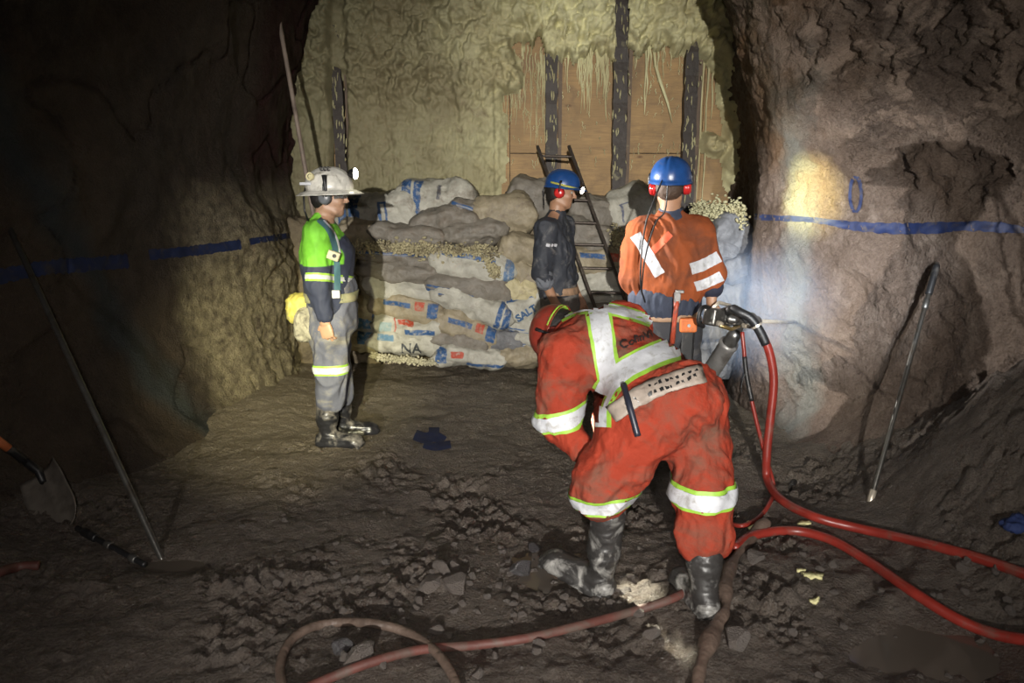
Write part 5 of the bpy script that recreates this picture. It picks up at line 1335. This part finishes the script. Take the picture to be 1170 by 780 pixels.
bevel(MB().box(h0 + dd * L * .52 + up * .050 + sd * .02, (.085, .05, .022), Matrix((dd, sd, up)).transposed()).build('top_plate', M_pale, t), .006)
for q in (.36, .52, .70):
    for s_ in (-1, 1):
        MB().cyl(h0 + dd * L * (q - .07) + sd * .045 * s_ - up * .022, h0 + dd * L * (q + .07) + sd * .045 * s_ - up * .022, .007, n=8).build('side_bolt', M_pale, t)
MB().lathe(h0 + dd * L * .30 - sd * -.05, h0 + dd * L * .30 + sd * .10, [(0, .028), (.4, .028), (.45, .020), (1, .018)], 14).build('air_inlet', M_steel, t, flat=False)
MB().lathe(h0 + dd * L * .66 - up * .0, h0 + dd * L * .66 - up * .09, [(0, .03), (.5, .03), (.55, .022), (1, .02)], 14).build('leg_bracket', M_steel, t, flat=False)
MB().tube([h0 + dd * L * .12 + sd * .06 - up * .04, h0 + dd * L * .3 + sd * .075 - up * .055, h0 + dd * L * .48 + sd * .06 - up * .035], .011, 8).build('brass_tee', mat('brass', (.45, .33, .14), .35, .8, dirt=(.12, .1, .07), dirt_amt=.4), t, flat=False)
for k, q in enumerate((.12, .45, .6, .75)):
    MB().lathe(h0 + dd * L * q + sd * .045 - up * (.03 - .015 * (k % 2)), h0 + dd * L * q + sd * .080 - up * (.03 - .015 * (k % 2)), [(0, .016), (.6, .016), (.62, .010), (1, .010)], 6).build('cap_nut', (M_pale, M_steel)[k % 2], t)
# drill steel into the wall
trW = bvh(wall_right)
hit = trW.ray_cast(CAMP, ray(909, 368))[0]
s0 = h0 + dd * L
ds = MB().cyl(s0 - dd * .02, hit, .0125, n=10).build('drill_rod', M_pale, None, flat=False, loc=tuple(s0))
tag(ds, 'thin steel drill rod running from the rock drill into the misty wall', 'drill rod')
# pusher leg
a = h0 + dd * L * .62 - up * .07; gq = G(768, 493)
lt = thing('drill_air_leg', (gq.x, gq.y, gq.z), 'thick grey telescopic air leg slanting down from the rock drill', 'air leg')
wv = (gq - a); 
MB().lathe(a, a + wv * .12, [(0, .030), (.3, .040), (.7, .040), (1, .052)], 18).build('top_joint', M_steel, lt, flat=False)
MB().lathe(a + wv * .10, a + wv * .72, [(0, .056), (.03, .060), (.06, .054), (.95, .054), (.97, .058), (1, .056)], 28).build('outer_tube', M_legsteel, lt, flat=False)
MB().cyl(a + wv * .70, a + wv * .97, .034, n=16).build('inner_tube', M_pale, lt, flat=False)
MB().lathe(a + wv * .95, a + wv * 1.0, [(0, .03), (.5, .055), (1, .02)], 14).build('spiked_foot', M_steel, lt)
# ------------------------------------------------------------------ hoses
def hosecol(n, col): return col
M_hose = mat('red_air_hose_rubber', (.24, .026, .018), .36, dirt=(.13, .085, .065), dirt_amt=.36, dscale=7, bump=(70, .2, .002))
M_hosemud = mat('mud_coated_hose_rubber', (.105, .036, .028), .6, dirt=(.085, .065, .052), dirt_amt=.65, dscale=7, bump=(50, .4, .004))
M_mudhose = mat('thick_mud_coating', (.115, .080, .062), .55, dirt=(.07, .05, .04), dirt_amt=.5, dscale=8, bump=(30, .7, .012))
def hose(name, ctrl, r, mt, label, parent_loc=None, n=10):
    p = curve_pts(ctrl, n); o = MB().tube(p, r if not callable(r) else [r(i / (len(p) - 1)) for i in range(len(p))], 14).build(name, mt, None, flat=False, loc=tuple(p[0]))
    return tag(o, label, 'hose')
inl = h0 + dd * L * .30 + sd * .10
main = [P(846, 357, 4.10), P(858, 364, 4.08), P(869, 380, 4.06), P(879, 402, 4.04), P(884, 435, 4.02), P(880, 480, 4.0), P(876, 520, 3.98), P(877, 548, 3.95), G(893, 571, .03)] + [G(x, y, .024) for x, y in ((930, 590), (975, 602), (1020, 612), (1070, 624), (1120, 638), (1175, 657), (1240, 680))]
hm = hose('air_hose', main, .0235, M_hose, 'thick red air hose curving from the drill down to the floor and right edge')
wrap = curve_pts(main[:4], 8)
MB().tube([h0 + dd * L * .3 + up * .03, main[0] + (main[1] - main[0]) * -.6] + wrap[:22], .0262, 12).build('black_sleeve', M_black, hm, flat=False)
MB().lathe(wrap[12], wrap[13], [(0, .031), (1, .031)], 12).build('hose_clamp', M_pale, hm)
thin = [P(848, 379, 4.12), P(850, 400, 4.10), P(853, 428, 4.08), P(859, 458, 4.05), P(867, 492, 4.02), P(877, 528, 4.0), P(884, 556, 3.98), G(880, 573, .03), G(868, 590, .014), G(850, 600, .014), G(832, 598, .014)]
ht = hose('water_hose', thin, .0115, M_hose, 'thin dark red water hose hanging from the drill beside the thick air hose')
MB().tube(curve_pts(thin[1:4], 8)[2:22], .0135, 10).build('tape_wrap', M_black, ht, flat=False)
MB().tube([thin[2] + Vector((0, -.01, .02)), thin[2] + Vector((-.022, -.015, -.01)), thin[2] + Vector((-.03, -.015, -.07)), thin[2] + Vector((-.026, -.015, -.10))], .003, 6).build('wire_tail', M_black, ht)
hose('air_hose', [G(x, y, .022) for x, y in ((838, 626), (862, 611), (905, 606), (948, 616), (992, 641), (1040, 674), (1088, 704), (1130, 722), (1175, 731), (1250, 735))], .0225, M_hose, 'red hose on the floor sweeping to the lower right, nearer than the drill hose')
hose('air_hose', [G(x, y, .020) for x, y in ((330, 796), (375, 775), (425, 756), (480, 742), (540, 737), (600, 729), (660, 715), (720, 699), (762, 686), (786, 674), (812, 655))], .0175, M_hosemud, 'muddy red hose across the front of the floor, ending at the nearest boot')
hose('air_hose', [G(x, y, .018) for x, y in ((328, 800), (320, 765), (329, 736), (352, 718), (385, 711), (425, 712), (462, 721), (493, 740), (513, 764), (530, 800))], .0175, M_mudhose, 'mud-brown hose loop at the bottom left of centre')
hose('air_hose', [G(x, y, .024) for x, y in ((876, 596), (858, 614), (838, 640), (828, 668), (829, 695), (815, 722), (802, 755), (794, 795))], lambda q: .027 + .007 * math.sin(q * 19) + .004 * math.sin(q * 43), M_mudhose, 'hose thickly caked in mud just right of the nearest boot')
hose('air_hose', [G(x, y, .016) for x, y in ((-40, 668), (-5, 655), (18, 648), (45, 646))], .022, M_hosemud, 'short muddy red hose end poking in at the left edge')
# ------------------------------------------------------------------ bars, shovel
def bar(name, a, b, r, mt, label, cat='bar', n=10, parts=()):
    t = thing(name, tuple(a), label, cat)
    MB().lathe(a, b, [(0, r * .9), (.01, r), (.99, r), (1, r * .9)], n).build('shaft', mt, t, flat=False)
    for q0, q1, k, m_, nm in parts: MB().lathe(a.lerp(b, q0), a.lerp(b, q1), [(0, r * k * .9), (.06, r * k), (.94, r * k), (1, r * k * .9)], n).build(nm, m_, t, flat=False)
    return t
M_bar = mat('scaling_bar_steel', (.12, .115, .105), .3, .7, dirt=(.08, .065, .05), dirt_amt=.55, dscale=12)
trL = bvh(wall_left)
tp = P(-14, 206, 4.05)
bar('scaling_bar', G(187, 643, -.02), tp, .0155, M_bar, 'long steel bar leaning on the left wall, its foot in the dark puddle')
wt = trW.ray_cast(CAMP, ray(1071, 300))[0]
wt = wt + (CAMP - wt).normalized() * .03
bar('scaling_bar', G(994, 574, -.01), wt, .0125, M_bar, 'steel bar with a black upper end leaning against the right wall', parts=((.86, .99, 1.5, M_black, 'black_grip'), (.80, .84, 1.35, M_steel, 'collar'), (.0, .05, 1.45, M_pale, 'bit_end')))
bar('steel_stake', G(893, 573, -.02), trW.ray_cast(CAMP, ray(918, 534))[0] + Vector((-.02, -.03, 0)), .013, M_black, 'short black rod propped at the foot of the right wall beside the red hose', parts=((.45, .6, 1.35, M_black, 'coupling'),))
a = P(318, 18, 6.45); b = P(350, 200, 6.25); f_ = b + (b - a) * 1.25
for _ in range(8): f_ = a + (b - a) * ((FH(f_.x, f_.y) - a.z) / (b.z - a.z))
bar('grey_pole', f_, a, .018, mat('weathered_grey_pole', (.30, .235, .19), .6, dirt=(.14, .1, .08), dirt_amt=.4), 'thin pale grey pole leaning in the left corner above the white helmet', 'pole', parts=((.985, 1.0, 1.2, M_pale, 'end_cap'),))
# shovel
M_blade = mat('dried_mud_blade', (.15, .13, .11), .6, .2, dirt=(.09, .075, .06), dirt_amt=.5, dscale=9, bump=(30, .5, .008))
s0 = P(44, 538, 3.62); s1 = G(72, 606); s1 = s1 + Vector((0, 0, .0)); ax = (s1 - s0).normalized(); wd_ = Vector((1, -.25, .15)); wd_ = (wd_ - ax * wd_.dot(ax)).normalized(); nn_ = ax.cross(wd_).normalized()
if nn_.y > 0: nn_ = -nn_
t = thing('shovel', tuple(s1), 'muddy shovel standing blade down by the left wall', 'shovel')
V = []; nu, nv = 18, 15; LB = (s1 - s0).length
for i in range(nu):
    q = i / (nu - 1); hw = .118 * (1 if q < .6 else math.sqrt(max(0, 1 - ((q - .6) / .4) ** 2.4))) * (.90 + .10 * min(1, q * 4)) + .002
    for j in range(nv):
        r_ = j / (nv - 1) * 2 - 1
        V.append(s0 + ax * LB * q + wd_ * hw * r_ + nn_ * (.035 * r_ * r_ - .02 + (.016 * math.exp(-(r_ / .12) ** 2) * (1 - q)) - .03 * q * q))
bl_ = solid(obj('blade', V, gridF(nu, nv), M_blade, t), .003)
sk = s0 + (P(-4, 502, 3.52) - s0)
MB().tube([s0 + ax * .08, s0, s0.lerp(sk, .35)], [.016, .022, .020], 12).build('socket', M_black, t, flat=False)
MB().tube([s0.lerp(sk, .3), s0.lerp(sk, .85), s0.lerp(sk, 1.0)], .020, 12).build('grip_sleeve', M_black, t, flat=False)
MB().tube([s0.lerp(sk, .72), s0.lerp(sk, .95), s0.lerp(sk, 2.6)], .0215, 12).build('handle', mat('orange_handle', (.55, .15, .05), .5, dirt=(.15, .08, .05), dirt_amt=.3), t, flat=False)
a, b = G(88, 603, .02), G(166, 645, .02)
bar('coupling_rod', a, b, .014, M_black, 'short black rod with grey couplings lying between the shovel and the long bar', 'rod', parts=((.10, .30, 1.5, M_black, 'sleeve'), (.45, .52, 1.4, M_steel, 'ring'), (.80, .88, 1.4, M_steel, 'ring')))
# ------------------------------------------------------------------ paint marks
M_paint = mat('blue_survey_paint', (.004, .013, .060), .7, dirt=(.05, .04, .035), dirt_amt=.42, dscale=14, bump=(70, .4, .004))
def paint(tree, pix, w, parent, name='painted_line', d=4.5, off=.004, dens=60):
    V, F = camstrip(tree, smoothpix(pix), w, off, dens, 5, 2.0, d); return obj(name, V, F, M_paint, parent)
rp = random.Random(5); edgy = [rp.uniform(.8, 1.15) for _ in range(60)]
jit = lambda q: np.interp(q * 59, range(60), edgy)
paint(trL, [(-8, 317), (50, 306), (100, 302), (146, 298)], lambda q: .078 * jit(q), wall_left, d=4.1, dens=160)
paint(trL, [(170, 291), (205, 288), (240, 284), (275, 279)], lambda q: .070 * jit(q), wall_left, d=5.2, dens=200)
paint(trL, [(285, 276), (310, 272), (338, 268)], lambda q: .050 * jit(q), wall_left, d=6.2, dens=200)
paint(trW, [(857, 247), (885, 249), (912, 250), (935, 252), (955, 255), (975, 258), (1000, 260), (1040, 261), (1080, 260), (1110, 258), (1145, 260), (1180, 264)], lambda q: (.034 + .034 * smooth(.2, .45, q) - .03 * smooth(.85, 1, q)) * jit(q), wall_right, d=4.8, dens=160)
paint(trW, [(978 + 6.5 * math.cos(q), 222 + 20 * math.sin(q)) for q in np.linspace(0, 6.3, 14)], .018, wall_right, 'painted_oval', d=4.6, dens=110)
trF = bvh(floor)
for k, (pix, w) in enumerate((([(474, 497), (485, 501), (497, 499), (507, 505)], .07), ([(484, 508), (497, 511), (515, 508)], .05), ([(490, 493), (502, 493)], .05))):
    V, F = camstrip(trF, smoothpix(pix), w, .004, 90, 5, 2.2, 4.6); obj('paint_spill', V, F, M_paint, floor)
p = G(1160, 600, .02); v = Vol(V3(p) - .12, V3(p) + .12, .006); v.ell(p, (.055, .04, .022), None, .02); v.ell(p + Vector((.03, .01, .02)), (.03, .03, .02), None, .02)
V, F = v.mesh(); tag(obj('crumpled_rag', wrinkle(V, F, .012, 22, 3), F, mat('dark_blue_cloth', (.015, .03, .11), .8), None, loc=tuple(p)), 'small crumpled dark blue rag at the right edge by the muck heap', 'rag')
# ------------------------------------------------------------------ loose rocks
def rock_mesh(seed, sub=3):
    b = bmesh.new(); bmesh.ops.create_icosphere(b, subdivisions=sub, radius=1)
    P_ = np.array([q.co[:] for q in b.verts]); rr = np.random.RandomState(seed)
    for _ in range(11):
        n_ = rr.normal(size=3); n_ /= np.linalg.norm(n_); h_ = rr.uniform(.5, .85); d_ = P_ @ n_ - h_; P_ -= np.maximum(d_, 0)[:, None] * n_
    P_ += .06 * fbm(P_[:, 0] * 2 + seed, P_[:, 1] * 2, P_[:, 2] * 2, 3, seed)[:, None] * P_
    for q, c in zip(b.verts, P_): q.co = c
    me = bpy.data.meshes.new('rock'); b.to_mesh(me); b.free(); return me
M_rock = mat('wet_broken_rock', (.105, .088, .078), .45, dirt=(.19, .165, .14), dirt_amt=.4, dscale=10, bump=(12, .6, .05))
M_rockdark = mat('wet_dark_rock', (.035, .032, .034), .3, dirt=(.09, .075, .065), dirt_amt=.3, dscale=5, bump=(12, .5, .05))
RM = [rock_mesh(s_) for s_ in range(6)]
for m_ in RM: m_.materials.append(M_rock)
RD = rock_mesh(20); RD.materials.append(M_rockdark)
def put_rock(me, px, py, r, label, group=None, seed=0):
    rr = random.Random(seed * 7 + int(px)); g_ = G(px, py); o = bpy.data.objects.new('rock', me); COL.objects.link(o)
    s_ = (r * rr.uniform(.9, 1.35), r * rr.uniform(.8, 1.1), r * rr.uniform(.55, .85)); o.scale = s_
    o.location = (g_.x, g_.y, g_.z + s_[2] * .45); o.rotation_euler = (rr.uniform(-.3, .3), rr.uniform(-.3, .3), rr.random() * 6); return tag(o, label, 'rock', group)
for i, (x, y, r, lab) in enumerate(((493, 672, .055, 'angular grey rock, left of the cluster in front of the bent person'), (521, 672, .060, 'angular grey rock, right and largest of the cluster in the middle foreground'), (506, 652, .040, 'small rock at the back of the cluster in the middle foreground'), (478, 690, .030, 'small stone just below the rock cluster in the middle foreground'),
                                    (745, 726, .040, 'pale stone right below the foreground hose, left of the nearest boot'), (842, 738, .062, 'pale flat rock right of the mud-caked hose at the bottom'), (715, 676, .028, 'stone in the bright lamp spot between the boots'), (862, 640, .045, 'grey stone between the mud-caked hose and the red hose'), (410, 755, .06, 'muddy clod inside the hose loop'))):
    put_rock(RM[i % 6], x, y, r, lab, None, i)
put_rock(RD, 596, 654, .055, 'dark wet rock at the edge of the puddle by the raised boot toe'); put_rock(RD, 611, 628, .035, 'small dark rock standing in the puddle beyond the boot toe')
put_rock(RD, 392, 742, .045, 'black wet rock at the back inside the hose loop')
rr = random.Random(11)
for i in range(210):
    if i < 110: x, y = rr.gauss(560, 110), rr.gauss(665, 38)
    elif i < 150: x, y = rr.uniform(260, 600), rr.uniform(560, 775)
    else: x, y = rr.uniform(850, 1165), rr.uniform(560, 775)
    if y < 545 or y > 790: continue
    put_rock(RM[i % 6], x, y, rr.uniform(.007, .022) * (1.5 if rr.random() < .12 else 1), 'small broken stone scattered on the muddy floor', 'loose stones on the floor', i)
# pale foam flakes trodden into the mud
def flake(px, py, w, h, label, seed):
    c = G(px, py, .008); rr = random.Random(seed); V = [tuple(c + Vector((0, 0, .006)))]; m_ = 26
    for k in range(m_):
        q = 2 * math.pi * k / m_; r_ = .7 + .35 * rr.random(); x, y = c.x + math.cos(q) * w * r_, c.y + math.sin(q) * h * r_; V.append((x, y, FH(x, y) + .012))
    o = obj('foam_flake', V, [(0, k + 1, (k + 1) % m_ + 1) for k in range(m_)], mat('yellowish_foam_flake', (.62, .58, .30), .7, bump=(60, .8, .01)), None, loc=tuple(c)); solid(o, .010, -1); tag(o, label, 'foam')
flake(929, 657, .052, .030, 'largest pale yellow foam flake on the mud between the two red hoses', 1); flake(915, 651, .022, .016, 'small foam flake just left of the largest one between the red hoses', 2)
flake(918, 598, .040, .020, 'pale foam scrap beside the thick red hose near the wall foot', 4); flake(930, 687, .020, .016, 'small cream foam bit below the largest flake', 5)
flake(857, 602, .018, .02, 'tiny foam bit where the thin hose meets the floor', 6)
# ------------------------------------------------------------------ water mist at the drill
n = NT('drill_mist'); n.t.nodes.remove(n.b); n.b = None
out = [q for q in n.t.nodes if q.type == 'OUTPUT_MATERIAL'][0]
vs = n.n('ShaderNodeVolumeScatter'); vs.inputs['Color'].default_value = (.52, .68, 1, 1); vs.inputs['Anisotropy'].default_value = 0.0
ln_ = n.n('ShaderNodeVectorMath', operation='LENGTH'); n.t.links.new(n.co((1 / .62, 1 / .50, 1 / .52)), ln_.inputs[0])
fall = n.math('POWER', n.math('MAXIMUM', n.math('SUBTRACT', 1.0, ln_.outputs['Value']), 0.0), 1.3)
dn = n.math('MULTIPLY', n.math('MULTIPLY', fall, n.ramp(n.noise(3.2, 4, .6), .32, .68)), 2.8)
n.t.links.new(dn, vs.inputs['Density']); n.t.links.new(vs.outputs[0], out.inputs['Volume'])
mc = P(868, 352, 4.85); v = Vol(V3(mc) - .7, V3(mc) + .7, .06); v.ell(mc, (.62, .50, .52)); V, F = v.mesh()
tag(obj('water_mist', V, F, n.m, None, loc=tuple(mc)), 'pale blue water mist hanging around the drill rod at the wall', 'mist', kind='stuff')
